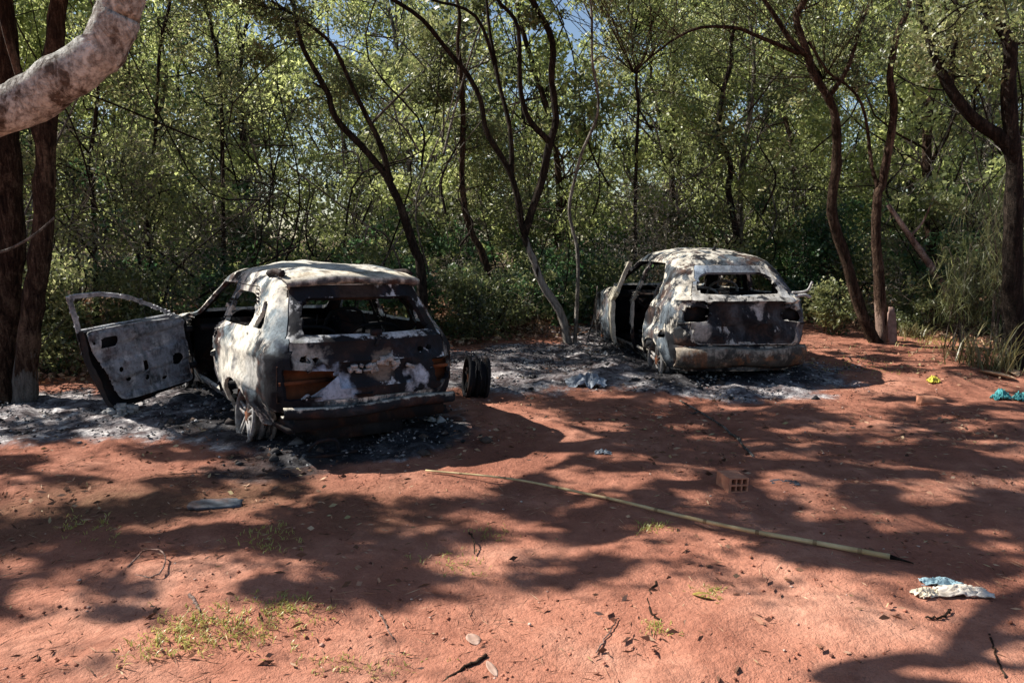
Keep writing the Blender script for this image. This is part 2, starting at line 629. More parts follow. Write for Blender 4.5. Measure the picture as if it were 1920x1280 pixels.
# ------------------------------------------------------------------ sheet-metal tools
def inside(poly, pts):
    poly = np.asarray(poly, float)
    x, y = pts[:, 0], pts[:, 1]
    r = np.zeros(len(pts), bool)
    for a, b in zip(poly, np.roll(poly, -1, 0)):
        c = ((a[1] > y) != (b[1] > y))
        xi = (b[0] - a[0]) * (y - a[1]) / (b[1] - a[1] + 1e-12) + a[0]
        r ^= c & (x < xi)
    return r


def nearest_on(poly, pts):
    poly = np.asarray(poly, float)
    best = np.full(len(pts), 1e9)
    out = pts.copy()
    for a, b in zip(poly, np.roll(poly, -1, 0)):
        d = b - a
        t = np.clip(((pts - a) @ d) / (d @ d + 1e-12), 0, 1)[:, None]
        q = a + t * d
        e = np.linalg.norm(q - pts, axis=1)
        k = e < best
        best[k] = e[k]
        out[k] = q[k]
    return best, out


def snap(P2, idx, poly, thr):
    """pull the grid points idx lying near the outline onto it; corners first"""
    poly = np.asarray(poly, float)
    sub = P2[idx]
    d, q = nearest_on(poly, sub)
    k = d < thr
    sub[k] = q[k]
    for c in poly:
        e = np.linalg.norm(sub - c, axis=1)
        j = int(np.argmin(e))
        if e[j] < thr * 2.0:
            sub[j] = c
    P2[idx] = sub


def rounded(poly, r, n=4):
    poly = [np.array(p, float) for p in poly]
    out = []
    for i, p in enumerate(poly):
        a, b = poly[i - 1], poly[(i + 1) % len(poly)]
        da, db = a - p, b - p
        la, lb = np.linalg.norm(da), np.linalg.norm(db)
        k = min(r, la * 0.45, lb * 0.45)
        s, e = p + da / la * k, p + db / lb * k
        for t in np.linspace(0, 1, n):
            out.append((1 - t) ** 2 * s + 2 * t * (1 - t) * p + t * t * e)
    return np.array(out)


def ellipse(cx, cy, rx, ry, n=16):
    a = np.linspace(0, 2 * np.pi, n, endpoint=False)
    return np.stack([cx + rx * np.cos(a), cy + ry * np.sin(a)], 1)


def plate(outline, holes, cell, fn, name, mats, thick, off=0.0, parent=None, smooth=True, bump=0.0):
    """flat sheet cut to an outline with holes, mapped to 3D and given thickness"""
    o = np.asarray(outline, float)
    lo, hi = o.min(0) - cell, o.max(0) + cell
    nx, ny = int((hi[0] - lo[0]) / cell) + 2, int((hi[1] - lo[1]) / cell) + 2
    X, Y = np.meshgrid(lo[0] + np.arange(nx) * cell, lo[1] + np.arange(ny) * cell)
    P = np.stack([X.ravel(), Y.ravel()], 1)
    allp = np.arange(len(P))
    for pl in [outline] + list(holes):
        snap(P, allp, pl, cell * 0.55)
    i = np.arange(ny - 1)[:, None]
    j = np.arange(nx - 1)[None, :]
    q = np.stack([i * nx + j, i * nx + j + 1, (i + 1) * nx + j + 1, (i + 1) * nx + j], -1).reshape(-1, 4)
    c = P[q].mean(1)
    keep = inside(o, c)
    for h in holes:
        keep &= ~inside(h, c)
    q = q[keep]
    used = np.unique(q)
    rem = np.full(len(P), -1)
    rem[used] = np.arange(len(used))
    V = fn(P[used])
    if bump:
        V = V + (np.stack([fbm(V * 3.0, 5 + k, 3) for k in range(3)], 1) - 0.5) * bump * 2
    me = mesh_np(name, V, rem[q], mats, smooth)
    ob = link(name, me, parent)
    sd = ob.modifiers.new('thickness', 'SOLIDIFY')
    sd.thickness = thick
    sd.offset = off
    es = ob.modifiers.new('crisp_edges', 'EDGE_SPLIT')
    es.split_angle = math.radians(38)
    if isinstance(mats, (list, tuple)) and len(mats) > 1:
        sd.material_offset = 1
        sd.material_offset_rim = 0
    return ob


def hull(table, L, rear_bow=0.05, levels=56, nr=58, nc=9, ns=140, nf=24, rc=0.20, flare=((1.0, 0.27, 0.40), (3.45, 0.27, 0.40)), roofwave=0.012, seed=1):
    """a car body skin: rounded plan outlines stacked by height. Returns points grid (levels, ring) and side codes of ring cells."""
    T = np.array(table, float)
    zs = T[:, 0]
    # more levels where the table is long, by arc length in (z, hw, yr)
    s = np.concatenate([[0], np.cumsum(np.sqrt(np.diff(T[:, 0]) ** 2 + np.diff(T[:, 1]) ** 2 * 0.6 + np.diff(T[:, 2]) ** 2 * 0.3))])
    t = np.linspace(0, s[-1], levels)
    Z, HW, YR, YF = [np.interp(t, s, T[:, k]) for k in range(4)]
    rings, codes = [], None
    for z, hw, yr, yf in zip(Z, HW, YR, YF):
        r = min(rc, hw * 0.75, (yf - yr) * 0.35)
        rf = min(0.35, hw * 0.8, (yf - yr) * 0.4)
        pts, cd = [], []
        W = hw - r
        for x in np.linspace(-W, W, nr + 1)[:-1]:
            pts.append((x, yr)); cd.append('rear')
        for a in np.linspace(0, np.pi / 2, nc + 1)[:-1]:
            pts.append((W + r * np.sin(a), yr + r - r * np.cos(a))); cd.append('rcr')
        for y in np.linspace(yr + r, yf - rf, ns + 1)[:-1]:
            pts.append((hw, y)); cd.append('right')
        for a in np.linspace(0, np.pi / 2, nc + 1)[:-1]:
            pts.append((hw - rf + rf * np.cos(a), yf - rf + rf * np.sin(a))); cd.append('fcr')
        for x in np.linspace(hw - rf, -(hw - rf), nf + 1)[:-1]:
            pts.append((x, yf)); cd.append('front')
        for a in np.linspace(0, np.pi / 2, nc + 1)[:-1]:
            pts.append((-(hw - rf) - rf * np.sin(a), yf - rf + rf * np.cos(a))); cd.append('fcl')
        for y in np.linspace(yf - rf, yr + r, ns + 1)[:-1]:
            pts.append((-hw, y)); cd.append('left')
        for a in np.linspace(0, np.pi / 2, nc + 1)[:-1]:
            pts.append((-W - r * np.cos(a), yr + r - r * np.sin(a))); cd.append('rcl')
        P = np.array(pts)
        # plan taper and bowed ends
        y = P[:, 1]
        tp = 1 - 0.07 * np.clip((y - 1.7) / 2.0, -1, 1) ** 2
        P = np.stack([P[:, 0] * tp, y + rear_bow * (P[:, 0] / 0.8) ** 2 * np.clip(1 - (y - yr) / 0.8, 0, 1) - 0.09 * (P[:, 0] / 0.8) ** 2 * np.clip(1 - (yf - y) / 0.8, 0, 1)], 1)
        rings.append(np.column_stack([P, np.full(len(P), z)]))
        codes = cd
    G = np.array(rings)
    # arch flares
    for (cy, cz, r) in flare:
        d = np.hypot(G[..., 1] - cy, G[..., 2] - cz) - r
        b = 0.06 * np.exp(-(np.clip(d, 0, None) / 0.07) ** 2) * (G[..., 2] < 0.95)
        G[..., 0] += np.sign(G[..., 0]) * b * (np.abs(G[..., 0]) > 0.5)
    # shoulder crease
    b = 0.018 * np.exp(-((G[..., 2] - 0.86) / 0.03) ** 2)
    G[..., 0] += np.sign(G[..., 0]) * b * (np.abs(G[..., 0]) > 0.5)
    fl = G.reshape(-1, 3)
    top = np.clip((fl[:, 2] - 1.38) / 0.12, 0, 1)
    fl[:, 2] += top * (fbm(fl * 2.2, seed, 3) - 0.5) * roofwave * 6
    k = np.stack([fbm(fl * 3.5, seed + 31 + q, 3) - 0.5 for q in range(3)], 1)
    fl += k * 0.016
    rid = 1 - np.abs(fbm(fl * 4.5 + seed, seed + 60, 3) * 2 - 1) * 3.0
    fl += unit(fl - np.array([0, 2.0, 0.7])) * (np.clip(rid, 0, 1) * 0.010)[:, None]
    return fl.reshape(G.shape), np.array(codes)


class Shell:
    """a hull whose cells are sorted into named panels or cut away"""
    def __init__(self, G, codes):
        self.G, self.codes = G.copy(), codes
        self.nl, self.nr = G.shape[:2]
        i = np.arange(self.nl - 1)[:, None]
        j = np.arange(self.nr)[None, :]
        jn = (j + 1) % self.nr
        self.q = np.stack([i * self.nr + j, i * self.nr + jn, (i + 1) * self.nr + jn, (i + 1) * self.nr + j], -1).reshape(-1, 4)
        self.side = np.broadcast_to(codes[None, :], (self.nl - 1, self.nr)).ravel()
        self.group = np.full(len(self.q), 'body', dtype=object)
        self.V = self.G.reshape(-1, 3)
        self.ring = np.tile(np.arange(self.nr), self.nl)

    def cut(self, sides, poly, group, thr=0.020, zmax=9, only=None):
        """give the cells inside the outline to a group ('' = cut away)"""
        ax = (1, 2) if sides[0] in ('left', 'right') else (0, 2)
        fm = np.isin(self.side, sides)
        vid = np.unique(self.q[fm])
        vid = vid[self.V[vid, 2] < zmax]
        P2 = self.V[vid][:, ax].copy()
        snap(P2, np.arange(len(vid)), poly, thr)
        self.V[np.ix_(vid, ax)] = P2
        c = self.V[self.q].mean(1)
        ins = fm & inside(poly, c[:, ax]) & (c[:, 2] < zmax)
        if only is not None:
            ins &= np.isin(self.group, only)
        self.group[ins] = group

    def panel(self, name, group, mats, thick, parent, smooth=True, off=-1.0, xf=None):
        q = self.q[self.group == group]
        used = np.unique(q)
        rem = np.full(len(self.V), -1)
        rem[used] = np.arange(len(used))
        V = self.V[used].copy()
        if group != 'body':
            e = np.sort(np.stack([rem[q], np.roll(rem[q], -1, 1)], -1).reshape(-1, 2), 1)
            ue, cnt = np.unique(e, axis=0, return_counts=True)
            bd = np.unique(ue[cnt == 1])
            V[bd] += unit(V.mean(0) - V[bd]) * 0.009
        if xf is not None:
            V = xf(V)
        me = mesh_np(name, V, rem[q], mats, smooth)
        o = link(name, me, parent)
        sd = o.modifiers.new('thickness', 'SOLIDIFY')
        sd.thickness = thick
        sd.offset = off
        sd.use_even_offset = False
        es = o.modifiers.new('crisp_edges', 'EDGE_SPLIT')
        es.split_angle = math.radians(38)
        sd.material_offset = 1 if isinstance(mats, (list, tuple)) and len(mats) > 1 else 0
        return o


SOOT = burnt_mat('sooted_interior_steel', white=(0.14, 0.13, 0.12), grey=(0.06, 0.062, 0.066), w_lo=0.66, w_hi=0.78, s_lo=0.5, s_hi=0.8, rust=(0.05, 0.022, 0.012), r_amt=0.4, top=0.0, seed=4)
RUST = plain_mat('fire_rusted_steel', (0.02, 0.010, 0.007), (0.20, 0.065, 0.025), 5, 0.9)
ASHY = plain_mat('white_ash_crust', (0.12, 0.12, 0.125), (0.55, 0.54, 0.52), 14, 0.95, 0.8, 0.03)
RIM = burnt_mat('burnt_wheel_alloy', white=(0.42, 0.41, 0.40), w_lo=0.46, w_hi=0.7, s_lo=0.42, s_hi=0.62, r_amt=0.5, scale=6, seed=9)


def wheel(parent, loc, rot, r=0.27, w=0.19, RIM=RIM):
    """bare wheel with burnt-out tyre wire"""
    root = empty('wheel', loc, rot)
    root.parent = parent
    a = Acc()
    ang = np.linspace(0, 2 * np.pi, 29)
    for (rr, x0, tr) in ((r, -w / 2, 0.022), (r, w / 2, 0.022), (r * 0.9, 0.0, 0.03)):
        ring = np.stack([np.full_like(ang, x0), rr * np.cos(ang), rr * np.sin(ang)], 1)
        a.tube(ring, tr, 6, cap=False)
    # barrel
    xs = np.linspace(-w / 2, w / 2, 5)
    V = np.array([[x, (r * 0.93 - 0.03 * (1 - abs(x) / (w / 2))) * math.cos(t), (r * 0.93 - 0.03 * (1 - abs(x) / (w / 2))) * math.sin(t)] for x in xs for t in ang[:-1]])
    n = 28
    q = [[i * n + j, i * n + (j + 1) % n, (i + 1) * n + (j + 1) % n, (i + 1) * n + j] for i in range(4) for j in range(n)]
    a.add(V, q)
    o = link('rim', a.build('rim', RIM, True), root)
    b = Acc()
    for k in range(5):
        t = 2 * math.pi * k / 5 + 0.3
        for d in (-0.13, 0.13):
            b.tube(np.array([[-w * 0.36, 0.05 * math.cos(t + d * 4), 0.05 * math.sin(t + d * 4)], [-w * 0.42, r * 0.92 * math.cos(t + d), r * 0.92 * math.sin(t + d)]]), [0.022, 0.015], 5)
    link('spokes', b.build('spokes', RIM, True), root)
    h = Acc()
    h.tube(np.array([[-w * 0.45, 0, 0], [w * 0.5, 0, 0]]), 0.075, 12)
    h.tube(np.array([[-w * 0.1, 0, 0], [w * 0.05, 0, 0]]), 0.15, 16)
    link('hub', h.build('hub', RUST, True), root)
    g = Acc()
    rng = np.random.default_rng(5)
    for k in range(16):
        t0 = rng.uniform(0, 6.28)
        aa = t0 + np.linspace(0, rng.uniform(0.8, 2.4), 9)
        rr = r + 0.02 + rng.uniform(0, 0.035) + rng.normal(0, 0.006, 9)
        g.tube(np.stack([rng.uniform(-w / 2, w / 2) + rng.normal(0, 0.008, 9), rr * np.cos(aa), np.maximum(rr * np.sin(aa), -r - 0.02)], 1), 0.005, 4)
    link('tyre_wire', g.build('tyre_wire', SOOT), root)
    return root


def seat_frame(parent, x, y, mat, tilt=0.3, wdt=0.44, h=0.72):
    a = Acc()
    z0 = 0.42
    back = lambda s, t: np.array([x + s, y - math.sin(tilt) * t, z0 + math.cos(tilt) * t])
    loop = [back(-wdt / 2, 0), back(-wdt / 2, h * 0.75), back(-wdt * 0.28, h), back(wdt * 0.28, h), back(wdt / 2, h * 0.75), back(wdt / 2, 0)]
    a.tube(resample(loop, 26), 0.018, 6)
    for k in range(5):
        t = h * (0.15 + 0.17 * k)
        p = resample([back(-wdt / 2, t), back(-wdt * .2, t + 0.03), back(wdt * .2, t - 0.03), back(wdt / 2, t)], 9)
        a.tube(p, 0.006, 4)
    for s in (-0.09, 0.09):
        a.tube(np.array([back(s, h), back(s, h + 0.13)]), 0.007, 4)
    a.box((x, y + 0.24, z0 - 0.04), (wdt, 0.48, 0.05))
    for s in (-1, 1):
        a.box((x + s * wdt * 0.45, y + 0.24, 0.30), (0.04, 0.5, 0.16))
    return link('seat_frame', a.build('seat_frame', mat, True), parent)


def steering_wheel(parent, x, y, z):
    a = Acc()
    t = np.linspace(0, 2 * np.pi, 25)
    tl = 0.45
    ring = np.stack([x + 0.18 * np.cos(t), y + 0.18 * np.sin(t) * math.sin(tl), z + 0.18 * np.sin(t) * math.cos(tl)], 1)
    a.tube(ring, 0.012, 6, cap=False)
    for k in (0.1, math.pi - 0.1, -math.pi / 2):
        a.tube(np.array([[x, y, z], [x + 0.18 * math.cos(k), y + 0.18 * math.sin(k) * math.sin(tl), z + 0.18 * math.sin(k) * math.cos(tl)]]), 0.012, 5)
    a.tube(np.array([[x, y, z], [x, y + 0.5, z - 0.25]]), 0.03, 8)
    return link('steering_wheel', a.build('steering_wheel', SOOT, True), parent)


def inner_structure(root, yf=3.1, w=0.76, L=4.2):
    a = Acc()
    a.box((0, L / 2 - 0.15, 0.26), (2 * w, L - 0.55, 0.04))
    a.box((0, 1.7, 0.33), (0.22, 2.6, 0.14))
    for y in (0.75, 1.35, 2.2):
        a.box((0, y, 0.31), (2 * w, 0.09, 0.08))
    link('floor_pan', a.build('floor_pan', SOOT), root)
    b = Acc()
    b.box((0, yf + 0.05, 0.62), (2 * w, 0.05, 0.62))
    b.tube(np.array([[-w, yf - 0.25, 0.86], [w, yf - 0.25, 0.86]]), 0.035, 8)
    for x in (-0.45, -0.1, 0.15, 0.5):
        b.box((x, yf - 0.12, 0.80), (0.05, 0.3, 0.22))
    b.box((0.35, yf - 0.2, 0.83), (0.35, 0.2, 0.16))
    link('dashboard_frame', b.build('dashboard_frame', SOOT), root)


# ------------------------------------------------------------------ burnt car in front
def make_car_one():
    cx, cy, th, L = CARS[1]
    z0 = -0.075
    root = empty('burned_car', (cx, cy, z0), (0.0, 0.022, th))
    tag(root, 'burned-out sport utility shell with its front left door wide open, nearest the camera', 'car', 'burned cars')
    table = [(0.24, .76, .20, 4.15), (0.34, .82, .08, 4.28), (0.46, .88, .015, 4.36), (0.60, .905, .0, 4.38), (0.74, .915, .02, 4.35), (0.86, .91, .05, 4.22),
             (0.94, .89, .08, 3.95), (0.99, .865, .11, 3.45), (1.03, .835, .14, 3.12), (1.20, .760, .25, 2.82), (1.34, .705, .36, 2.55),
             (1.435, .672, .42, 2.38), (1.482, .645, .46, 2.28), (1.525, .585, .53, 2.18), (1.562, .46, .67, 2.02), (1.588, .28, .90, 1.82), (1.597, .06, 1.18, 1.55)]
    G, codes = hull(table, L, seed=3, rear_bow=0.085, rc=0.25)
    # tailgate relief: crease under the glass and the plate recess
    rr = np.isin(codes, ['rear', 'rcl', 'rcr'])
    X, Z = G[:, :, 0], G[:, :, 2]
    m = rr[None, :]
    G[:, :, 1] += np.where(m, 0.055 * (np.abs(X) < 0.34) * np.clip(1 - np.abs(Z - 0.70) / 0.10, 0, 1) ** 0.3, 0)
    G[:, :, 1] -= np.where(m, 0.035 * np.exp(-((Z - 0.99) / 0.03) ** 2) * (np.abs(X) < 0.74), 0)
    G[:, :, 1] += np.where(m, 0.030 * np.exp(-((Z - 0.86) / 0.035) ** 2) * (np.abs(X) < 0.7), 0)
    sh = Shell(G, codes)
    rear = ['rear', 'rcl', 'rcr']
    arch = lambda y: ellipse(y, 0.22, 0.37, 0.38, 30)
    for sd in ('left', 'right'):
        for y in (1.0, 3.45):
            sh.cut([sd], arch(y), '')
        rdoor = [(1.70, .31), (1.645, 1.0), (1.60, 1.405), (1.0, 1.40), (.80, 1.2), (.83, 1.02), (1.20, .82), (1.38, .58), (1.40, .31)]
        rwin = rounded([(1.60, 1.055), (1.565, 1.355), (1.03, 1.345), (.87, 1.2), (.89, 1.055)], 0.06)
        fdoor = [(1.74, .31), (2.80, .31), (2.90, .6), (2.96, 1.01), (2.70, 1.18), (2.42, 1.325), (2.15, 1.40), (1.66, 1.405), (1.69, 1.0)]
        fwin = rounded([(1.76, 1.055), (2.78, 1.055), (2.62, 1.16), (2.36, 1.30), (2.12, 1.355), (1.73, 1.36)], 0.05)
        sh.cut([sd], rdoor, 'rear_door_' + sd)
        sh.cut([sd], rwin, '')
        if sd == 'left':
            sh.cut([sd], fdoor, '')
        else:
            sh.cut([sd], fdoor, 'front_door_right')
            sh.cut([sd], fwin, '')
        sh.cut([sd], rounded([(.80, 1.06), (.74, 1.20), (.77, 1.29), (.66, 1.27), (.58, 1.06)], 0.03), '')
    tg = rounded([(-.66, .50), (.66, .50), (.73, .78), (.715, 1.0), (.58, 1.44), (-.58, 1.44), (-.715, 1.0), (-.73, .78)], 0.04)
    sh.cut(rear, tg, 'tailgate')
    sh.cut(rear, rounded([(-.615, 1.035), (.615, 1.035), (.520, 1.335), (-.520, 1.335)], 0.06), '')
    sh.cut(rear, rounded([(-.79, .77), (-.36, .735), (-.36, .70), (-.56, .54), (-.78, .50)], 0.03), '')
    sh.cut(rear, rounded([(.56, .775), (.795, .79), (.795, .58), (.60, .56)], 0.03), '')
    for (x, z) in ((-.63, .845), (-.53, .835), (.47, .865), (.56, .875)):
        sh.cut(rear, ellipse(x, z, .038, .024, 10), '')
    sh.cut(rear, [(-1.2, .1), (1.2, .1), (1.2, .40), (-1.2, .40)], '')                # bumper skin burnt away
    sh.cut(['front', 'fcl', 'fcr'], rounded([(-.72, 1.05), (.72, 1.05), (.57, 1.40), (-.57, 1.40)], 0.06), '')
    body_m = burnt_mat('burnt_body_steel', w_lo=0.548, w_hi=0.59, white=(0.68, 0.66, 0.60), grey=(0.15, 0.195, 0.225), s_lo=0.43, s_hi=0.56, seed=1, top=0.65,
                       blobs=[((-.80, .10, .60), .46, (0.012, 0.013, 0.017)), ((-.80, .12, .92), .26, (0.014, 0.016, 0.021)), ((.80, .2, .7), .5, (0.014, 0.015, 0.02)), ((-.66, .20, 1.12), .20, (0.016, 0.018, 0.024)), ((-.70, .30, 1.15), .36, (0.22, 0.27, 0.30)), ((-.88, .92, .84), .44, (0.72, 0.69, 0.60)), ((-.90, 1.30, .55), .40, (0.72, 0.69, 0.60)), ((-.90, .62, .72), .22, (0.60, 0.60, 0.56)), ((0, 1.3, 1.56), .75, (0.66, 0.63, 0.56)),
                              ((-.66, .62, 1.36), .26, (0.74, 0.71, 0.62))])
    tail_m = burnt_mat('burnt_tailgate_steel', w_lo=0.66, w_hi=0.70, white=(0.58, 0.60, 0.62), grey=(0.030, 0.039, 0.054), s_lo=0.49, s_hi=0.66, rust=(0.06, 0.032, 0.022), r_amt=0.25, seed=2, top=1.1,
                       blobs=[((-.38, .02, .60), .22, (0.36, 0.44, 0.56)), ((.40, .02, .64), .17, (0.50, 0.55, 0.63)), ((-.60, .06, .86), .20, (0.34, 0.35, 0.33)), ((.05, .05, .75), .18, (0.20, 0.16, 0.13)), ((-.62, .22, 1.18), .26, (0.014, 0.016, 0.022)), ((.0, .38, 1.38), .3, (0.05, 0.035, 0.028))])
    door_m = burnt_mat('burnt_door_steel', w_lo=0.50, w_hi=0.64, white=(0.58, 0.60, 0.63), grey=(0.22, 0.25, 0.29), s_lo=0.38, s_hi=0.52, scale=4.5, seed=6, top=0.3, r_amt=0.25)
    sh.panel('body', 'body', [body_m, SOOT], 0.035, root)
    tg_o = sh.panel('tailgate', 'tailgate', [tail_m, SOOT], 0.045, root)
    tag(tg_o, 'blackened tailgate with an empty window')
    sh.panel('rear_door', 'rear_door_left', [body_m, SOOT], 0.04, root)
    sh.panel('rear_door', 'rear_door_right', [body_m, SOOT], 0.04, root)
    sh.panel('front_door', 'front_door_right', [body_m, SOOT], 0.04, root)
    # wiper stub, latch and plate lamp bar on the tailgate
    a = Acc()
    a.tube(resample([(0.02, 0.10, 1.045), (0.03, 0.06, 1.0), (0.0, 0.05, .93)], 8), 0.014, 6)
    a.box((0.02, 0.09, 1.04), (0.09, 0.05, 0.05))
    link('latch', a.build('latch', SOOT, True), tg_o)
    a = Acc()
    rng = np.random.default_rng(3)
    for k in range(26):
        x = rng.uniform(-0.26, 0.34)
        a.box((x, 0.03 + rng.uniform(0, .03), 0.735 + rng.uniform(-0.02, 0.045) + 0.05 * (abs(x - 0.07) < .08)), rng.uniform(0.02, 0.09, 3) * np.array([1, .6, .55]), Matrix.Rotation(rng.uniform(-.6, .6), 3, 'Y'))
    link('melted_trim', a.build('melted_trim', ASHY), tg_o)
    # roof-edge spoiler remains
    a = Acc()
    xs = np.linspace(-.63, .63, 25)
    rows = []
    for (dy, dz) in ((0.10, 0.035), (-0.075, -0.012), (-0.08, -0.035), (0.02, -0.055)):
        rows.append(np.stack([xs, 0.45 + dy + 0.09 * (xs / .7) ** 2 + 0 * xs, 1.472 + dz + 0.030 * (1 - (xs / .6) ** 2) + 0.010 * np.sin(xs * 9 + dy * 40)], 1))
    R = np.array(rows)
    n = len(xs)
    a.add(R.reshape(-1, 3), [[i * n + j, i * n + j + 1, (i + 1) * n + j + 1, (i + 1) * n + j] for i in range(3) for j in range(n - 1)])
    sp = link('spoiler', a.build('spoiler', burnt_mat('burnt_spoiler', w_lo=0.58, w_hi=0.70, grey=(0.1, 0.11, 0.12), seed=11, top=1.0)), root)
    sd = sp.modifiers.new('thickness', 'SOLIDIFY')
    sd.thickness = 0.015
    # roof rails, partly melted
    for s in (-1, 1):
        a = Acc()
        ys = np.linspace(0.55, 2.0 if s > 0 else 0.95, 14)
        a.tube(np.stack([np.full(14, s * 0.615) + 0.012 * np.sin(ys * 7), ys, 1.515 + 0.016 * np.sin(ys * 11) + 0.012], 1), 0.020 + 0.014 * np.abs(np.sin(np.arange(14) * 1.7)), 6, 0.3, 4)
        link('roof_rail', a.build('roof_rail', SOOT, True), root)
    # bumper beam and rear sill
    a = Acc()
    xs = np.linspace(-.80, .80, 21)
    prof = [(-.015, .445), (-.035, .432), (-.035, .392), (-.010, .378), (.05, .38)]
    V = np.array([[x, dy + 0.10 * (x / .8) ** 2 + 0.01, z + 0.012 * math.sin(x * 5)] for (dy, z) in prof for x in xs])
    n = len(xs)
    a.add(V, [[i * n + j, i * n + j + 1, (i + 1) * n + j + 1, (i + 1) * n + j] for i in range(len(prof) - 1) for j in range(n - 1)])
    bb = link('rear_bumper_beam', a.build('rear_bumper_beam', burnt_mat('burnt_bumper_beam', w_lo=.66, w_hi=.74, grey=(.04, .046, .056), s_lo=.44, s_hi=.66, seed=13, top=1.0, r_amt=.3), True), root)
    sd = bb.modifiers.new('thickness', 'SOLIDIFY')
    sd.thickness = 0.02
    a = Acc()
    a.box((0, .30, .30), (1.46, .40, .05))
    a.box((0, .12, .33), (1.40, .05, .14))
    a.box((-.05, .42, .20), (.75, .45, .16))
    link('underbody', a.build('underbody', SOOT), root)
    a = Acc()
    a.tube(resample([(-.62, .03, .10), (-.60, -.02, .16), (-.52, -.03, .19), (-.40, -.02, .17), (-.37, 0, .06)], 14), 0.016, 6)
    a.tube(resample([(-.65, 0, .07), (-.5, -.03, .055), (-.2, 0, .05)], 10), 0.014, 6)
    link('exhaust_hanger', a.build('exhaust_hanger', SOOT, True), root)
    # lamp pockets, open boxes of rusted steel
    for (x0, x1, z0_, z1_) in ((-.82, -.34, .49, .79), (.55, .82, .55, .81)):
        a = Acc()
        y0, y1 = 0.08, 0.24
        s = np.sign(x0)
        P = [(x0, y0 + (.10 if s < 0 else 0), z0_), (x1, y0 + (.10 if s > 0 else 0), z0_), (x1, y0 + (.10 if s > 0 else 0), z1_), (x0, y0 + (.10 if s < 0 else 0), z1_)]
        Q = [(x0 * .98, y1, z0_), (x1, y1, z0_), (x1, y1, z1_), (x0 * .98, y1, z1_)]
        a.add(np.array(P + Q), [[4, 5, 6, 7], [0, 1, 5, 4], [3, 7, 6, 2], [0, 4, 7, 3], [1, 2, 6, 5]])
        a.box(((x0 + x1) / 2, .17, (z0_ + z1_) / 2 + .01), (abs(x1 - x0) * .95, .03, .03))
        o = link('lamp_pocket', a.build('lamp_pocket', RUST), root)
    # wheels and floor
    wheel(root, (-.74, 1.0, .225), (0, 0.10, 0), r=.25)
    wheel(root, (.74, 1.0, .225), (0, 0, math.pi), r=.25)
    wheel(root, (-.74, 3.45, .235), (0, 0.05, 0))
    wheel(root, (.74, 3.45, .235), (0, 0, math.pi))
    # wheel housings
    for s in (-1, 1):
        a = Acc()
        ang = np.linspace(0, np.pi, 15)
        xs = np.linspace(.45, .80, 4)
        V = np.array([[s * x, 1.0 + .40 * math.cos(t), .22 + .41 * math.sin(t)] for x in xs for t in ang])
        n = 15
        a.add(V, [[i * n + j, i * n + j + 1, (i + 1) * n + j + 1, (i + 1) * n + j] for i in range(3) for j in range(n - 1)])
        link('wheel_housing', a.build('wheel_housing', RUST, True), root)
    inner_structure(root)
    for x in (-.38, .38):
        seat_frame(root, x, 1.75, SOOT)
    seat_frame(root, -.33, .95, SOOT, .25, .62, .62)
    seat_frame(root, .36, .95, SOOT, .25, .56, .62)
    steering_wheel(root, -.38, 2.45, .90)
    # B pillars inside
    # open front left door, hinged at the front pillar
    door = empty('front_door', (-.845, 2.84, 0.0), (0, math.radians(-4), 0))
    door.parent = root
    tag(door, 'open front left door, grey and stripped to its inner frame')
    open_a = math.radians(68)
    # door-local: s runs from the hinge to the free edge, closed = straight back (-y), swings out to -x
    d = np.array([-math.sin(open_a), -math.cos(open_a), 0.0])
    nrm = np.array([-math.cos(open_a), math.sin(open_a), 0.0])      # towards the outer skin

    def fn(off, bulge=0.0):
        def f(P):
            s, z = P[:, 0], P[:, 1]
            b = bulge * (1 - ((z - .62) / .42) ** 2) * (z < 1.02) - 0.26 * np.clip(z - .98, 0, 1)
            if bulge == 0.0:
                b = b + 0.014 * np.tanh(6 * np.sin(z * 17 + s * 2)) * (z < .95) + 0.02 * np.exp(-((s - .38 - .2 * z) / .03) ** 2) * (z < .95)
            return s[:, None] * d + np.array([0, 0, 1.0]) * z[:, None] + nrm * (off + b)[:, None]
        return f
    outl = [(.0, .26), (.70, .17), (.90, .155), (.99, .40), (1.07, .66), (1.13, .97), (1.235, 1.335), (1.16, 1.352), (.92, 1.350), (.62, 1.285), (.30, 1.14), (.10, 1.02), (.0, .98)]
    win = [(.20, 1.035), (1.095, 1.0), (1.175, 1.290), (1.14, 1.312), (.92, 1.310), (.64, 1.248), (.42, 1.155)]
    tri = [(.13, 1.025), (.185, 1.03), (.37, 1.125), (.30, 1.10)]
    skin = [p for p in outl if p[1] < 1.0]
    plate(skin, [], 0.022, fn(0.05, 0.05), 'outer_skin', SOOT, 0.02, 0, door, bump=0.008)
    frame = [(1.13, .975), (1.235, 1.335), (1.16, 1.352), (.92, 1.350), (.62, 1.285), (.30, 1.14), (.10, 1.02), (.0, .985)]
    plate(frame, [win, tri], 0.020, fn(0.045, 0.05), 'window_frame', door_m, 0.022, 0, door, bump=0.006)
    inp = rounded([(.03, .30), (.66, .245), (.82, .245), (.98, .62), (1.06, .80), (1.09, .985), (.45, 1.01), (.05, .99)], 0.05)
    holes = [rounded([(.80, .80), (.97, .79), (.96, .90), (.80, .905)], 0.03), ellipse(.17, .56, .065, .065, 14),
             ellipse(.72, .44, .03, .025, 8), ellipse(.52, .42, .03, .03, 8), ellipse(.80, .56, .025, .03, 8),
             rounded([(.50, .50), (.56, .49), (.57, .60), (.51, .61)], .02), ellipse(1.03, .86, .02, .02, 6), ellipse(.34, .38, .03, .02, 6)]
    plate(inp, holes, 0.018, fn(-0.03, 0.0), 'inner_panel', door_m, 0.012, 0, door, bump=0.012)
    # closing rim between skin and inner panel
    a = Acc()
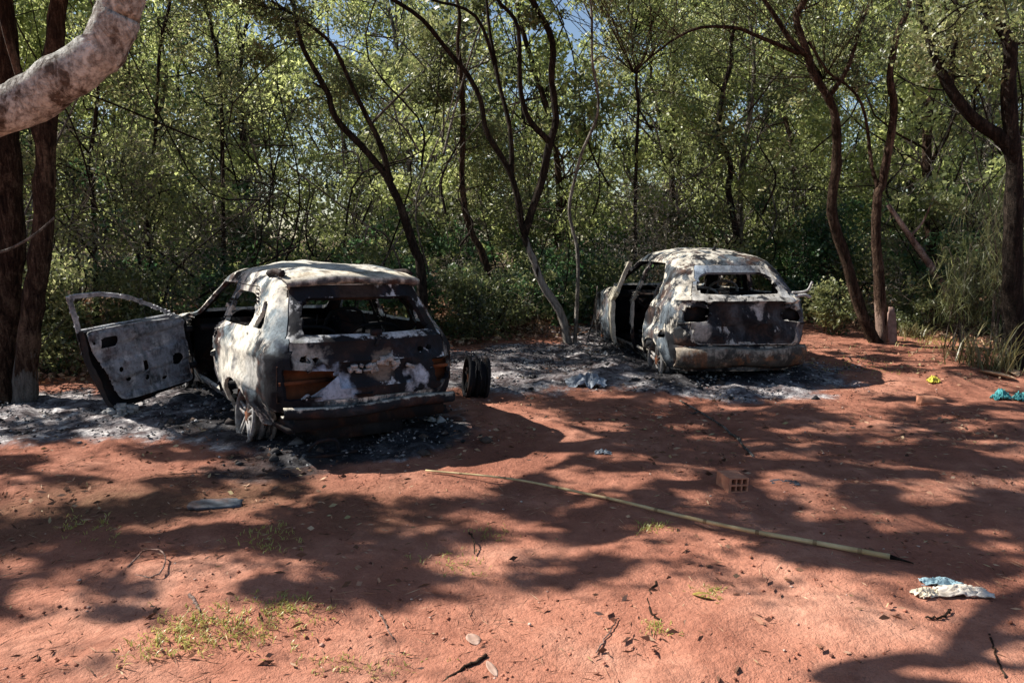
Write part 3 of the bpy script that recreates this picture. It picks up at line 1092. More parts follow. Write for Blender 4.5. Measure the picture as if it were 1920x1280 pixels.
    edge = resample([(.0, .99), (.0, .26), (.45, .205), (.70, .17), (.90, .155), (.99, .40), (1.07, .66), (1.12, .98)], 40)
    A, B = fn(0.05, 0.05)(edge), fn(-0.025)(edge * np.array([.985, 1.0]) + np.array([0.01, 0.012]))
    n = len(edge)
    a.add(np.vstack([A, B]), [[j, j + 1, n + j + 1, n + j] for j in range(n - 1)])
    link('edge_strip', a.build('edge_strip', SOOT, True), door)
    for z in (.45, .85):
        a = Acc()
        a.box(np.array([0.02, 0.0, z]), (.07, .09, .06))
        link('hinge', a.build('hinge', SOOT), door)
    a = Acc()
    rng = np.random.default_rng(8)
    base = rng.uniform(0, 1, (60, 1))
    for k in range(60):
        s = rng.uniform(.72, .95)
        p = s * d + np.array([0, 0, .11 + rng.uniform(-.05, .10) * (1 - abs(s - .83) * 5)]) + nrm * rng.uniform(-.12, .10)
        a.box(p, rng.uniform(.03, .10, 3) * np.array([1, 1, .6]), Matrix.Rotation(rng.uniform(0, 3), 3, 'Z'))
    o = link('ash_heap', a.build('ash_heap', ASHY))
    o.matrix_world = Matrix.Translation((cx, cy, z0)) @ Matrix.Rotation(th, 4, 'Z') @ Matrix.Translation((-.845, 2.84, -.02))
    tag(o, 'small heap of pale ash under the open car door', 'ash heap')
    return root


# ------------------------------------------------------------------ burnt car behind
def make_car_two():
    cx, cy, th, L = CARS[2]
    z0 = 0.10
    root = empty('burned_car', (cx, cy, z0), (-0.012, 0.012, th))
    tag(root, 'burned-out hatchback shell with rounded roof and missing rear door, under the trees at right', 'car', 'burned cars')
    table = [(0.13, .74, .16, 4.0), (0.24, .81, .05, 4.12), (0.40, .85, .0, 4.18), (0.56, .865, .0, 4.20), (0.72, .865, .03, 4.15), (0.84, .855, .05, 4.0),
             (0.91, .84, .06, 3.7), (0.96, .82, .07, 3.3), (0.995, .80, .09, 3.05), (1.05, .785, .22, 2.98), (1.20, .735, .36, 2.75), (1.32, .68, .50, 2.50),
             (1.40, .635, .62, 2.34), (1.46, .575, .75, 2.22), (1.50, .49, .88, 2.08), (1.53, .38, 1.0, 1.95), (1.55, .22, 1.15, 1.8), (1.555, .05, 1.35, 1.6)]
    G, codes = hull(table, L, seed=14, rear_bow=0.09, rc=0.26, roofwave=0.010, flare=((.78, .2, .34), (3.3, .2, .34)))
    rr = np.isin(codes, ['rear', 'rcl', 'rcr'])[None, :]
    X, Z = G[:, :, 0], G[:, :, 2]
    G[:, :, 1] += np.where(rr, 0.06 * (np.abs(X) < 0.30) * np.clip(1 - np.abs(Z - 0.60) / 0.10, 0, 1) ** 0.3, 0)
    G[:, :, 1] -= np.where(rr, 0.05 * np.exp(-((Z - 0.965) / 0.03) ** 2), 0)
    G[:, :, 1] += np.where(rr, 0.045 * np.exp(-((Z - 0.44) / 0.025) ** 2), 0)
    G[:, :, 1] += np.where(rr, 0.03 * np.sin(X * 9 + Z * 14) * np.exp(-((Z - .7) / .2) ** 2), 0)
    sh = Shell(G, codes)
    rear = ['rear', 'rcl', 'rcr']
    for sd in ('left', 'right'):
        for y in (.78, 3.3):
            sh.cut([sd], ellipse(y, .10, .35, .36, 28), '')
        rdoor = [(1.66, .24), (1.62, .96), (1.52, 1.385), (1.0, 1.37), (.80, 1.16), (.84, .97), (1.08, .72), (1.17, .50), (1.19, .24)]
        fdoor = [(1.72, .24), (2.70, .24), (2.80, .55), (2.86, .97), (2.60, 1.16), (2.40, 1.29), (2.12, 1.375), (1.60, 1.385), (1.68, .96)]
        fwin = rounded([(1.74, 1.02), (2.66, 1.02), (2.50, 1.15), (2.32, 1.27), (2.08, 1.325), (1.69, 1.33)], 0.05)
        if sd == 'left':
            sh.cut([sd], rdoor, '')
            sh.cut([sd], fdoor, 'front_door_left')
            sh.cut([sd], fwin, '')
        else:
            sh.cut([sd], rdoor, 'rear_door_right')
            sh.cut([sd], rounded([(1.58, 1.02), (1.49, 1.33), (1.04, 1.32), (.88, 1.16), (.90, 1.02)], .05), '')
            sh.cut([sd], fwin, '')
    sh.cut(['left'], rounded([(.42, .50), (.55, .49), (.55, .58), (.43, .59)], .02), '')
    tg = rounded([(-.60, .46), (.60, .46), (.68, .74), (.66, .955), (.56, 1.12), (.45, 1.36), (-.45, 1.36), (-.56, 1.12), (-.66, .955), (-.68, .74)], 0.05)
    sh.cut(rear, tg, 'tailgate')
    sh.cut(rear, rounded([(-.545, 1.035), (-.10, 1.02), (.545, 1.04), (.48, 1.22), (.36, 1.285), (-.38, 1.275), (-.50, 1.20)], 0.07), '')
    for s in (-1, 1):
        sh.cut(rear, rounded([(s * .44, .86), (s * .62, .90), (s * .74, .84), (s * .74, .70), (s * .46, .73)], .04), '')
    for (x, z) in ((-.47, .925), (.50, .925), (.60, .93)):
        sh.cut(rear, ellipse(x, z, .05, .022, 10), '')
    sh.cut(['front', 'fcl', 'fcr'], rounded([(-.68, 1.03), (.68, 1.03), (.52, 1.36), (-.52, 1.36)], 0.06), '')
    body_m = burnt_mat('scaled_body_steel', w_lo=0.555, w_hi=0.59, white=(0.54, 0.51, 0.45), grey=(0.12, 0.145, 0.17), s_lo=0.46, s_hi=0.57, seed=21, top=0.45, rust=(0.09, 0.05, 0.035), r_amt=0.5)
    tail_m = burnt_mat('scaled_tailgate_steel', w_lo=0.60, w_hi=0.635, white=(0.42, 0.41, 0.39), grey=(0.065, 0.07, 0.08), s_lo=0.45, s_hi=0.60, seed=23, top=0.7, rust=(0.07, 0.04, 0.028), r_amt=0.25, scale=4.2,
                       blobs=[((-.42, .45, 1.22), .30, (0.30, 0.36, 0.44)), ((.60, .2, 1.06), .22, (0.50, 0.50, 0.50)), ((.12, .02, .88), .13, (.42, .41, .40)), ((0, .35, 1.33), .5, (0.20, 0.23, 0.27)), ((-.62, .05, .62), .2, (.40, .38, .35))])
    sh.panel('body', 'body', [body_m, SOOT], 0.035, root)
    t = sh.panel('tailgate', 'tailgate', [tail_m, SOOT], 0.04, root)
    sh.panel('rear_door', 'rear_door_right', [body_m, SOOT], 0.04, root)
    # front door stands slightly ajar, turned about its front hinge
    al = math.radians(13)
    ca, sa = math.cos(al), math.sin(al)

    def swing(V):
        h = np.array([-.83, 2.82])
        dx, dy = V[:, 0] - h[0], V[:, 1] - h[1]
        V[:, 0] = h[0] + ca * dx + sa * dy
        V[:, 1] = h[1] - sa * dx + ca * dy
        return V
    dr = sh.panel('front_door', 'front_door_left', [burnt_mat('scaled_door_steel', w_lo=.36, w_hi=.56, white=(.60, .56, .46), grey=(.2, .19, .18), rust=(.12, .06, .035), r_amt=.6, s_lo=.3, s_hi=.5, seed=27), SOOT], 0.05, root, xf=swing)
    tag(dr, 'front left door standing ajar')
    a = Acc()
    xs = np.linspace(-.80, .80, 25)
    prof = [(.01, .41), (-.03, .385), (-.035, .30), (-.005, .235), (.05, .20)]
    V = np.array([[x, dy + .17 * (x / .8) ** 2, z + .015 * math.sin(x * 6 + z * 9)] for (dy, z) in prof for x in xs])
    n = len(xs)
    a.add(V, [[i * n + j, i * n + j + 1, (i + 1) * n + j + 1, (i + 1) * n + j] for i in range(len(prof) - 1) for j in range(n - 1)])
    bb = link('rear_bumper_beam', a.build('rear_bumper_beam', burnt_mat('scaled_bumper_beam', w_lo=.56, w_hi=.64, white=(.34, .30, .25), grey=(.06, .056, .05), rust=(.15, .07, .035), r_amt=.7, s_lo=.3, s_hi=.5, seed=31, scale=3.5), True), root)
    sd = bb.modifiers.new('thickness', 'SOLIDIFY')
    sd.thickness = .02
    for s in (-1, 1):
        a = Acc()
        a.box((s * .60, .24, .80), (.34, .04, .24))
        a.box((s * .60, .19, .69), (.34, .12, .02))
        link('lamp_pocket', a.build('lamp_pocket', SOOT), root)
        a = Acc()
        ang = np.linspace(0, np.pi, 15)
        xx = np.linspace(.45, .78, 4)
        V = np.array([[s * x, .78 + .38 * math.cos(t), .10 + .40 * math.sin(t)] for x in xx for t in ang])
        a.add(V, [[i * 15 + j, i * 15 + j + 1, (i + 1) * 15 + j + 1, (i + 1) * 15 + j] for i in range(3) for j in range(14)])
        link('wheel_housing', a.build('wheel_housing', SOOT, True), root)
    for (x, y, r) in ((-.72, .78, 0), (.72, .78, math.pi), (-.72, 3.3, 0), (.72, 3.3, math.pi)):
        wheel(root, (x, y, .17), (0, 0, r), r=.24)
    inner_structure(root, 2.95, .74, 4.0)
    for x in (-.36, .36):
        seat_frame(root, x, 1.7, RIM)
    seat_frame(root, -.30, .95, RIM, .25, .6, .66)
    seat_frame(root, .34, .95, SOOT, .25, .56, .6)
    steering_wheel(root, -.36, 2.4, .86)
    # aerial base on the roof
    a = Acc()
    a.tube(np.array([[-.02, 1.0, 1.52], [-.02, .97, 1.585]]), [.03, .012], 8)
    link('aerial_base', a.build('aerial_base', SOOT, True), root)
    # torn hinge arm at the right rear edge
    a = Acc()
    a.tube(resample([(.64, .22, 1.05), (.74, .24, 1.05), (.82, .20, 1.08), (.86, .18, 1.18)], 10), 0.014, 5)
    a.tube(resample([(.66, .22, 1.0), (.78, .20, 1.02), (.86, .2, .99)], 8), 0.02, 5)
    link('torn_hinge_arm', a.build('torn_hinge_arm', ASHY, True), root)
    return root


make_car_one()
make_car_two()
wp = hit(893, 742)[:2]
lw = wheel(None, (wp[0], wp[1], float(gz(*wp)) + 0.20), (0, 0.10, 0.22), r=.22, w=.20, RIM=SOOT)
lw.name = 'charred_tyre_and_rim'
tag(lw, 'charred wheel standing upright on the ash beside the front car', 'wheel')

# ------------------------------------------------------------------ foliage and bark materials
OLIVE = leaf_mat('olive_leaves', [(0.05, (0.024, 0.034, 0.015)), (0.35, (0.078, 0.100, 0.038)), (0.60, (0.175, 0.200, 0.080)), (0.84, (0.34, 0.35, 0.17)), (1.0, (0.33, 0.28, 0.18))], 0.48)
EMERALD = leaf_mat('deep_green_leaves', [(0.05, (0.012, 0.032, 0.014)), (0.4, (0.036, 0.092, 0.036)), (0.75, (0.085, 0.170, 0.065)), (1.0, (0.19, 0.27, 0.12))], 0.44)
LIME = leaf_mat('sunlit_yellow_green_leaves', [(0.05, (0.06, 0.085, 0.028)), (0.4, (0.19, 0.235, 0.080)), (0.75, (0.37, 0.42, 0.17)), (1.0, (0.52, 0.53, 0.28))], 0.58)  # yellow-green leaf colour, with the brightness of sunlit tops painted into it
DRYL = leaf_mat('dry_grey_brown_leaves', [(0.05, (0.06, 0.050, 0.040)), (0.4, (0.15, 0.13, 0.10)), (0.75, (0.27, 0.24, 0.19)), (1.0, (0.46, 0.43, 0.37))], 0.25)
STRAW = leaf_mat('straw_grass', [(0.05, (0.07, 0.075, 0.028)), (0.5, (0.17, 0.16, 0.065)), (1.0, (0.36, 0.31, 0.17))], 0.3)
BARK_DARK = bark_mat('dark_bark', (0.008, 0.007, 0.006), (0.028, 0.021, 0.017), (0.085, 0.066, 0.052), 0.1)
BARK_BROWN = bark_mat('brown_bark', (0.012, 0.008, 0.006), (0.055, 0.034, 0.023), (0.15, 0.105, 0.075), 0.2)
BARK_RED = bark_mat('reddish_bark', (0.010, 0.006, 0.005), (0.050, 0.030, 0.021), (0.17, 0.115, 0.08), 0.25)
BARK_PALE = bark_mat('pale_patchy_bark', (0.035, 0.026, 0.021), (0.17, 0.14, 0.115), (0.74, 0.76, 0.71), 0.95, 20.0, 0.5, 6.0)
BARK_GREY = bark_mat('ash_grey_bark', (0.03, 0.026, 0.022), (0.13, 0.118, 0.105), (0.36, 0.33, 0.29), 0.5)
BARK_DARKP = bark_mat('dark_bark_bleached_foot', (0.008, 0.007, 0.006), (0.028, 0.021, 0.017), (0.085, 0.066, 0.052), 0.1, pale=(1.55, 2.4, (0.34, 0.31, 0.28)))
BARK_REDP = bark_mat('reddish_bark_peeled_foot', (0.010, 0.006, 0.005), (0.060, 0.036, 0.025), (0.19, 0.125, 0.09), 0.3, pale=(0.62, 1.6, (0.36, 0.25, 0.20)))
BARK_REDA = bark_mat('reddish_bark_ashy_foot', (0.010, 0.006, 0.005), (0.050, 0.030, 0.021), (0.17, 0.115, 0.08), 0.25, pale=(0.35, 1.8, (0.16, 0.15, 0.14)))
BARK_PEEL = bark_mat('peeled_pink_bark', (0.06, 0.03, 0.024), (0.25, 0.15, 0.12), (0.45, 0.33, 0.28), 0.8, 14.0, 0.3)
TWIG = bark_mat('grey_twigs', (0.04, 0.032, 0.025), (0.14, 0.115, 0.09), (0.36, 0.32, 0.26), 0.4)

ALL_RNG = np.random.default_rng(20240)


def sun_floor(P, z=0.0):
    """where a point's shadow falls on height z"""
    k = (P[:, 2] - z) / S[2]
    return P[:, :2] - S[:2] * k[:, None]


def light_gaps(C, rng, clear=0.98):
    """openings in the canopy: drop most leaves standing between the sun and the sunlit clearing"""
    keep = np.ones(len(C), bool)
    f = sun_floor(C, 1.25)
    for k, (lo, hi) in ((1, (-0.1, 2.6)), (2, (-0.1, 2.3))):
        cx, cy, th, L = CARS[k]
        dx, dy = f[:, 0] - cx, f[:, 1] - cy
        lx = dx * math.cos(th) + dy * math.sin(th)
        ly = -dx * math.sin(th) + dy * math.cos(th)
        m = (np.abs(lx) < 0.95) & (ly > lo) & (ly < hi) & (C[:, 2] > 1.6)
        keep &= ~(m & (rng.uniform(size=len(C)) < clear))
    f = sun_floor(C, 0.7)
    cx, cy, th, L = CARS[1]
    dx, dy = f[:, 0] - cx, f[:, 1] - cy
    lx = dx * math.cos(th) + dy * math.sin(th)
    ly = -dx * math.sin(th) + dy * math.cos(th)
    keep &= ~((lx > -1.25) & (lx < -0.5) & (ly > -0.1) & (ly < 1.7) & (C[:, 2] > 1.6) & (rng.uniform(size=len(C)) < 0.95))
    f = sun_floor(C, 2.6)
    m = (f[:, 0] > -2.8) & (f[:, 0] < -1.2) & (f[:, 1] > 2.9) & (f[:, 1] < 3.6) & (C[:, 2] > 2.9)
    keep &= ~m
    g = sun_floor(C, 0.0)
    x, y = g[:, 0], g[:, 1]
    wob = (fbm(xy0(x, y, 1.5), 61, 3) - 0.5) * 1.8
    lim = np.interp(x, [-4, -1.6, -0.8, 0.2, 2, 4], [3.0, 3.2, 3.6, 3.95, 3.8, 3.7])
    front = (y < lim + wob) & (y > -2) & (np.abs(x) < 6)
    keep &= ~(front & (rng.uniform(size=len(C)) < 0.94))
    patch = (fbm(xy0(x * 0.7, y * 1.5, 3.4), 63, 4) > np.interp(y, [3.4, 4.6, 7.5, 9], [0.50, 0.555, 0.555, 0.53])) & (y < 11) & (y > 3) & (np.abs(x) < 7)
    keep &= ~(patch & (rng.uniform(size=len(C)) < 0.9))
    return keep


def car_gap(P):
    """points that would stand between the sun and the bodies of the cars"""
    P = np.asarray(P, float)
    out = np.zeros(len(P), bool)
    for z in (0.5, 1.0, 1.5):
        f = sun_floor(P, z)
        for k in (1, 2):
            cx, cy, th, L = CARS[k]
            dx, dy = f[:, 0] - cx, f[:, 1] - cy
            lx = dx * math.cos(th) + dy * math.sin(th)
            ly = -dx * math.sin(th) + dy * math.cos(th)
            out |= (np.abs(lx) < 1.1) & (ly > -0.1) & (ly < 2.7) & (P[:, 2] > 1.7)
    return out


def crown_mesh(name, blobs, n, length, width, mat, rng, droop=0.0, gaps=True, more=None):
    """blobs: (x,y,z,r) leaf clumps; n leaves in all"""
    B = np.asarray(blobs, float)
    w = B[:, 3] ** 2
    idx = rng.choice(len(B), n, p=w / w.sum())
    d = unit(rng.normal(size=(n, 3))) * (rng.uniform(0, 1, (n, 1)) ** 0.45)
    C = B[idx, :3] + d * B[idx, 3:4] * np.array([1, 1, 0.75])
    if gaps:
        C = C[light_gaps(C, rng)]
    V, q = leaf_quads(C, length, width, rng, droop)
    if more and len(more[0]):
        B = np.asarray(more[0], float)
        w = B[:, 3] ** 2
        m = more[1]
        idx = rng.choice(len(B), m, p=w / w.sum())
        C = B[idx, :3] + rng.normal(size=(m, 3)) * B[idx, 3:4] * np.array([0.46, 0.40, 0.26])
        C = C[light_gaps(C, rng)]
        V2, q2 = leaf_quads(C, 0.090, 0.046, rng, droop)
        q = np.vstack([q, q2 + len(V)])
        V = np.vstack([V, V2])
    return mesh_np(name, V, q, mat)


def wander(p0, p1, n, amp, rng):
    p0, p1 = np.asarray(p0, float), np.asarray(p1, float)
    t = np.linspace(0, 1, 4)[1:-1, None]
    L = np.linalg.norm(p1 - p0)
    mid = p0 * (1 - t) + p1 * t + rng.normal(size=(2, 3)) * amp * L
    return resample(np.vstack([p0, mid, p1]), n)


def tree(name, label, stems, bark, leaf_m, rng, nleaf=9000, blob_r=(0.30, 0.6), twigs=16, spread=1.1, leaf=(0.065, 0.03), droop=0.0,
         extra_blobs=(), foot=None, group='trees around the clearing', tmin=0.45, crown=True, sides=9, branch_r=0.014, up=0.35, thin=0.72, per_blob=300):
    """stems: list of (points, radius at the foot, radius at the tip); children trunk, branches, crown"""
    base = np.asarray(stems[0][0][0], float)
    root = empty(name, tuple(base))
    tag(root, label, 'tree', group)
    T = Acc()
    tips = []
    lines = []
    for k, (P, r0, r1) in enumerate(stems):
        L = np.sum(np.linalg.norm(np.diff(np.asarray(P, float), axis=0), axis=1))
        Q = resample(P, max(12, int(L / 0.14)))
        n = len(Q)
        Q = Q + (np.stack([fbm(np.column_stack([np.arange(n) * 0.35, np.full(n, k * 7.1), np.full(n, q * 3.3)]), 5 + q, 2) for q in range(3)], 1) - 0.5) * min(0.10, r0 * 1.2) * np.linspace(0, 1, n)[:, None]
        rad = np.linspace(r0, r1, n) * thin
        if k == 0:
            rad = rad * (1 + 0.55 * np.exp(-np.arange(n) * 0.14 / 0.22))
        if k == 0 and foot is not None:
            f = max(3, int(np.searchsorted(Q[:, 2] - Q[0][2], foot[0])))
            ft = Acc()
            ft.tube(Q[:f + 1] - base, rad[:f + 1], sides, 0.28, k + 3)
            link('trunk_foot', ft.build('trunk_foot', foot[1], True), root)
            T.tube(Q[f:] - base, rad[f:], sides, 0.28, k + 3)
        else:
            T.tube(Q - base, rad, sides, 0.28, k + 3)
        lines.append((Q, rad))
        tips.append(Q[-1])
    if not crown:
        link('trunk', T.build('trunk', bark, True), root)
        return root
    blobs = [tuple(b) for b in extra_blobs]
    A = T
    for b in extra_blobs:
        # a limb to each outlying clump from the nearest stem point
        best = min(((np.linalg.norm(Q[i] - b[:3]), Q[i], rad[i]) for Q, rad in lines for i in range(len(Q) // 2, len(Q), 3)), key=lambda t: t[0])
        p = wander(best[1], b[:3], 12, 0.10, rng)
        if rng.uniform() < 0.5 or car_gap(p).mean() > 0.1:
            continue
        A.tube(p - base, np.linspace(min(best[2] * 0.45, 0.010), 0.003, 12), 4)
    for k in range(twigs):
        Q, rad = lines[rng.integers(len(lines))]
        i = int(rng.uniform(tmin, 1.0) * (len(Q) - 1))
        d = rng.normal(size=3)
        d[2] = abs(d[2]) * 0.5 + up
        d = unit(d) * spread * rng.uniform(0.5, 1.3)
        e = Q[i] + d
        p = wander(Q[i], e, 9, 0.13, rng)
        if car_gap(p).mean() > 0.1:
            continue
        A.tube(p - base, np.linspace(min(rad[i] * 0.6, branch_r), 0.004, 9), 5)
        blobs.append((*e, rng.uniform(*blob_r)))
        blobs.append((*(p[5] + rng.normal(size=3) * 0.15), rng.uniform(*blob_r) * 0.75))
        for q in range(2):
            e2 = p[5] + unit(rng.normal(size=3)) * spread * 0.5
            A.tube(wander(p[5], e2, 6, 0.12, rng) - base, np.linspace(0.007, 0.003, 6), 4)
            blobs.append((*e2, rng.uniform(*blob_r) * 0.8))
    link('trunk', T.build('trunk', bark, True), root)
    if nleaf:
        ne = len(extra_blobs)
        me = crown_mesh('crown', blobs[ne:] or blobs, nleaf, leaf[0], leaf[1], leaf_m, rng, droop, more=(blobs[:ne], per_blob * ne))
        me.transform(Matrix.Translation(tuple(-base)))
        link('crown', me, root)
    return root


def line(pts, Y, scale=1.0, ox=0.0, oy=0.0):
    """trunk line drawn in picture points at a given distance; Y may change along it"""
    Ys = np.broadcast_to(np.asarray(Y, float), (len(pts),)) if np.isscalar(Y) else np.interp(np.linspace(0, 1, len(pts)), np.linspace(0, 1, len(Y)), Y)
    return [at(ox + p[0] / scale, oy + p[1] / scale, y) for p, y in zip(pts, Ys)]


def root_down(P):
    """start the line a little under the terrain"""
    P = [np.array(p) for p in P]
    g = float(gz(P[0][0], P[0][1]))
    if P[0][2] > g - 0.05:
        P.insert(0, np.array([P[0][0] + (P[0][0] - P[1][0]) * 0.15, P[0][1], g - 0.08]))
    else:
        P[0][2] = g - 0.08
    return P


def up_more(P, h, dx=0.0, dy=0.0):
    P = list(P)
    P.append(np.array(P[-1]) + np.array([dx, dy, h]))
    return P


rng = np.random.default_rng(7)

# canopy clumps above the picture that dapple the clearing, hung on the trees that stand around it
shade = []
rs = np.random.default_rng(99)
while len(shade) < 700:
    gx, gy = rs.uniform(-6.5, 7.5), rs.uniform(3.5, 10.0) if rs.uniform() > 0.4 else rs.uniform(4.0, 7.2)
    if gx < -0.5 and rs.uniform() < 0.3:
        gy = rs.uniform(2.9, 4.6)
    if fbm(xy0(gx * 0.7, gy * 1.5, 3.4), 63, 4)[0] > 0.57:
        continue
    h = rs.uniform(4.6, 7.0)
    P = np.array([gx, gy, 0]) + S * (h / S[2])
    el = (P[2] - CAM_H) / P[1]
    if el < 0.36 and abs(P[0] / P[1]) < 0.75:
        continue
    shade.append((P[0], P[1], P[2], rs.uniform(0.13, 0.40)))
shade = np.array(shade)
sh_left = shade[shade[:, 0] < -5.2]
sh_mid = shade[(shade[:, 0] >= -5.2) & (shade[:, 0] < -1.5)]
sh_right = shade[shade[:, 0] >= -1.5]

# the thick pair of trunks at the left edge
A1 = root_down(line([(2, 745), (8, 600), (14, 420), (10, 200), (4, 20), (-20, -150)], 8.0))
tree('broad_tree', 'thick dark brown trunk at the left edge, leftmost of the two trunks', [(up_more(A1, 1.6, 0.5), 0.22, 0.10)], BARK_RED, OLIVE, rng, 16000, (0.4, 0.75), 12, 1.6,
     extra_blobs=sh_left[::2], tmin=0.75, thin=0.95)
A2 = root_down(line([(48, 735), (58, 600), (76, 470), (88, 300), (96, 150), (112, 0), (118, -160)], 7.9))
A2b = line([(86, 300), (60, 210), (22, 90), (-10, -40)], [7.9, 7.6])
tree('broad_tree', 'dark reddish trunk with peeling foot just left of the open car door', [(up_more(A2, 1.4, 0.8, 0.4), 0.14, 0.07), (A2b, 0.06, 0.03)], BARK_REDA, OLIVE, rng, 16000, (0.4, 0.75), 12, 1.5,
     extra_blobs=sh_left[1::2], tmin=0.75, thin=0.95)

# pale crooked limb reaching in from the left, close by; its upper limbs cast the big curved shadow
def shadow_line(pts, hs):
    return [hit(u, v) + S * (h / S[2]) for (u, v), h in zip(pts, hs)]


limb = [np.array([-5.2, 3.2, float(gz(-5.2, 3.2)) - 0.1]), np.array([-4.7, 3.2, 0.9]), np.array([-3.8, 3.25, 1.8])] + line([(-200, 275), (0, 207), (60, 183), (120, 152), (178, 112), (205, 75), (222, 30), (236, -30)], 3.25)
up1 = shadow_line([(1560, 1275), (1690, 1248), (1790, 1228), (1850, 1165), (1890, 1120), (1990, 1085)], [4.6, 4.7, 4.8, 4.95, 5.1, 5.3])
limb2 = limb + [np.array([-1.65, 3.5, 3.1]), (np.array(limb[-1]) + up1[0]) / 2 + np.array([0.2, 0.3, 0.5])] + up1
sub = [up1[2], up1[2] + np.array([-0.2, 0.5, 0.9]), up1[2] + np.array([-0.8, 1.0, 1.9])]
sub2 = shadow_line([(1830, 1230), (1900, 1250), (1990, 1235)], [4.85, 4.9, 5.0])
tree('leaning_tree', 'pale patchy-barked crooked limb reaching in at the upper left corner', [(limb2, 0.106, 0.06), (sub, 0.05, 0.02), (sub2, 0.045, 0.02)], BARK_PALE, OLIVE, rng, 9000, (0.35, 0.6), 3, 1.0,
     extra_blobs=sh_mid[::4], tmin=0.97, sides=16, thin=1.0)

# trunks behind the front car, leaning left
z5 = 1.939
B1 = root_down(line([(600, 985), (575, 900), (520, 740), (470, 640), (380, 530), (290, 430), (260, 330), (190, 220), (140, 50), (90, -80)], 10.9, z5, 480))
B1b = line([(490, 660), (450, 520), (390, 400), (330, 270), (270, 160), (150, 60), (60, 10)], 10.9, z5, 480)
tree('leaning_tree', 'dark forked tree leaning left behind the roof of the front car', [(B1, 0.105, 0.035), (B1b, 0.06, 0.025)], BARK_DARK, OLIVE, rng, 14000, (0.3, 0.6), 16, 1.2, extra_blobs=np.vstack([sh_mid[1::4], sh_mid[3::4]]), tmin=0.7)
B2 = root_down(line([(880, 1150), (830, 940), (790, 860), (755, 750), (750, 600), (755, 400), (740, 230), (735, 80), (720, -100)], 12.4, z5, 480))
tree('slender_tree', 'straight dark reddish trunk right of the front car roof', [(B2, 0.10, 0.035)], BARK_BROWN, OLIVE, rng, 11000, (0.3, 0.6), 14, 1.1, tmin=0.5)
# many-stemmed tree between the cars
C0 = root_down(line([(1132, 1238), (1108, 1140), (1040, 1030), (1000, 920), (968, 830), (945, 700), (920, 620), (840, 480), (820, 380), (740, 230), (620, 90), (500, 0), (400, -60)], 11.2, z5, 480))
Cb = line([(975, 850), (1000, 780), (1040, 650), (1070, 530), (1090, 430), (1070, 300), (1075, 150), (1030, 50), (1000, -10), (985, -120)], 11.2, z5, 480)
Cc = line([(930, 640), (925, 480), (880, 280), (850, 100), (840, -60)], [11.2, 11.5], z5, 480)
Cd = line([(1068, 515), (990, 430), (960, 300), (950, 100), (880, 0), (850, -100)], [11.2, 11.0], z5, 480)
Ce = line([(880, 280), (800, 60), (640, 0), (560, -40)], [11.4, 11.0], z5, 480)
Cf = line([(1075, 520), (1110, 570), (1120, 640)], 11.2, z5, 480)
tree('forked_tree', 'many-stemmed black tree with bleached foot between the two cars', [(C0, 0.080, 0.03), (Cb, 0.075, 0.045), (Cc, 0.05, 0.02), (Cd, 0.055, 0.025), (Ce, 0.035, 0.015), (Cf, 0.025, 0.01)], BARK_DARKP, OLIVE, rng,
     6000, (0.22, 0.42), 14, 1.0, extra_blobs=sh_mid[2::4], tmin=0.75, thin=0.85)
D0 = root_down(line([(1160, 1242), (1172, 950), (1150, 830), (1140, 740), (1180, 570), (1245, 400), (1222, 200), (1220, 0), (1215, -120)], 11.15, z5, 480))
tree('slender_tree', 'thin grey-footed tree bending right beside the many-stemmed tree', [(D0, 0.045, 0.022)], BARK_GREY, OLIVE, rng, 7000, (0.25, 0.5), 12, 0.9, tmin=0.55)
D1 = root_down(line([(1205, 1240), (1235, 1120), (1240, 1040)], 11.1, z5, 480))
tree('burnt_sapling', 'short burnt sapling stub left of the rear car', [(D1, 0.02, 0.008)], BARK_GREY, OLIVE, rng, crown=False)
# trees around the rear car
z6 = 1.939
E0 = root_down(line([(440, 1000), (430, 860), (400, 700), (405, 600), (365, 480), (380, 340), (410, 220), (415, 100), (440, 0), (450, -120)], 14.6, z6, 1160))
tree('slender_tree', 'dark wavy trunk rising directly behind the rear car roof', [(E0, 0.10, 0.04)], BARK_DARK, OLIVE, rng, 10000, (0.3, 0.6), 14, 1.2, tmin=0.5)
E1 = root_down(line([(60, 860), (62, 640), (70, 400), (65, 270), (100, 190), (120, 80), (115, -60)], 14.0, z6, 1160))
E1b = line([(65, 270), (50, 180), (70, 60), (100, -40)], 14.0, z6, 1160)
tree('slender_tree', 'thin forked tree left of the rear car against bright leaves', [(E1, 0.055, 0.025), (E1b, 0.035, 0.018)], BARK_DARK, LIME, rng, 9000, (0.3, 0.6), 14, 1.1, tmin=0.5)
G0 = root_down(line([(938, 1255), (880, 1130), (830, 960), (780, 800), (780, 680), (792, 560), (785, 420), (740, 320), (690, 220), (650, 80), (672, -10), (680, -140)], 10.9, z6, 1160))
Gb = line([(700, 215), (640, 165), (580, 80), (530, 0), (490, -80)], 10.9, z6, 1160)
Gc = line([(655, 195), (500, 130), (410, 100), (270, 110), (140, 190), (62, 270)], [10.9, 10.2], z6, 1160)
Gd = line([(770, 345), (830, 250), (880, 100), (920, 0), (935, -100)], 10.9, z6, 1160)
Ge = line([(690, 150), (760, 260), (820, 300), (870, 350)], 10.9, z6, 1160)
tree('forked_tree', 'brown tree leaning left with arching side limb, right of the rear car', [(G0, 0.125, 0.055), (Gb, 0.06, 0.03), (Gc, 0.042, 0.014), (Gd, 0.05, 0.02), (Ge, 0.03, 0.012)], BARK_BROWN, OLIVE, rng,
     4500, (0.22, 0.42), 12, 1.0, extra_blobs=sh_right[::2], tmin=0.78)
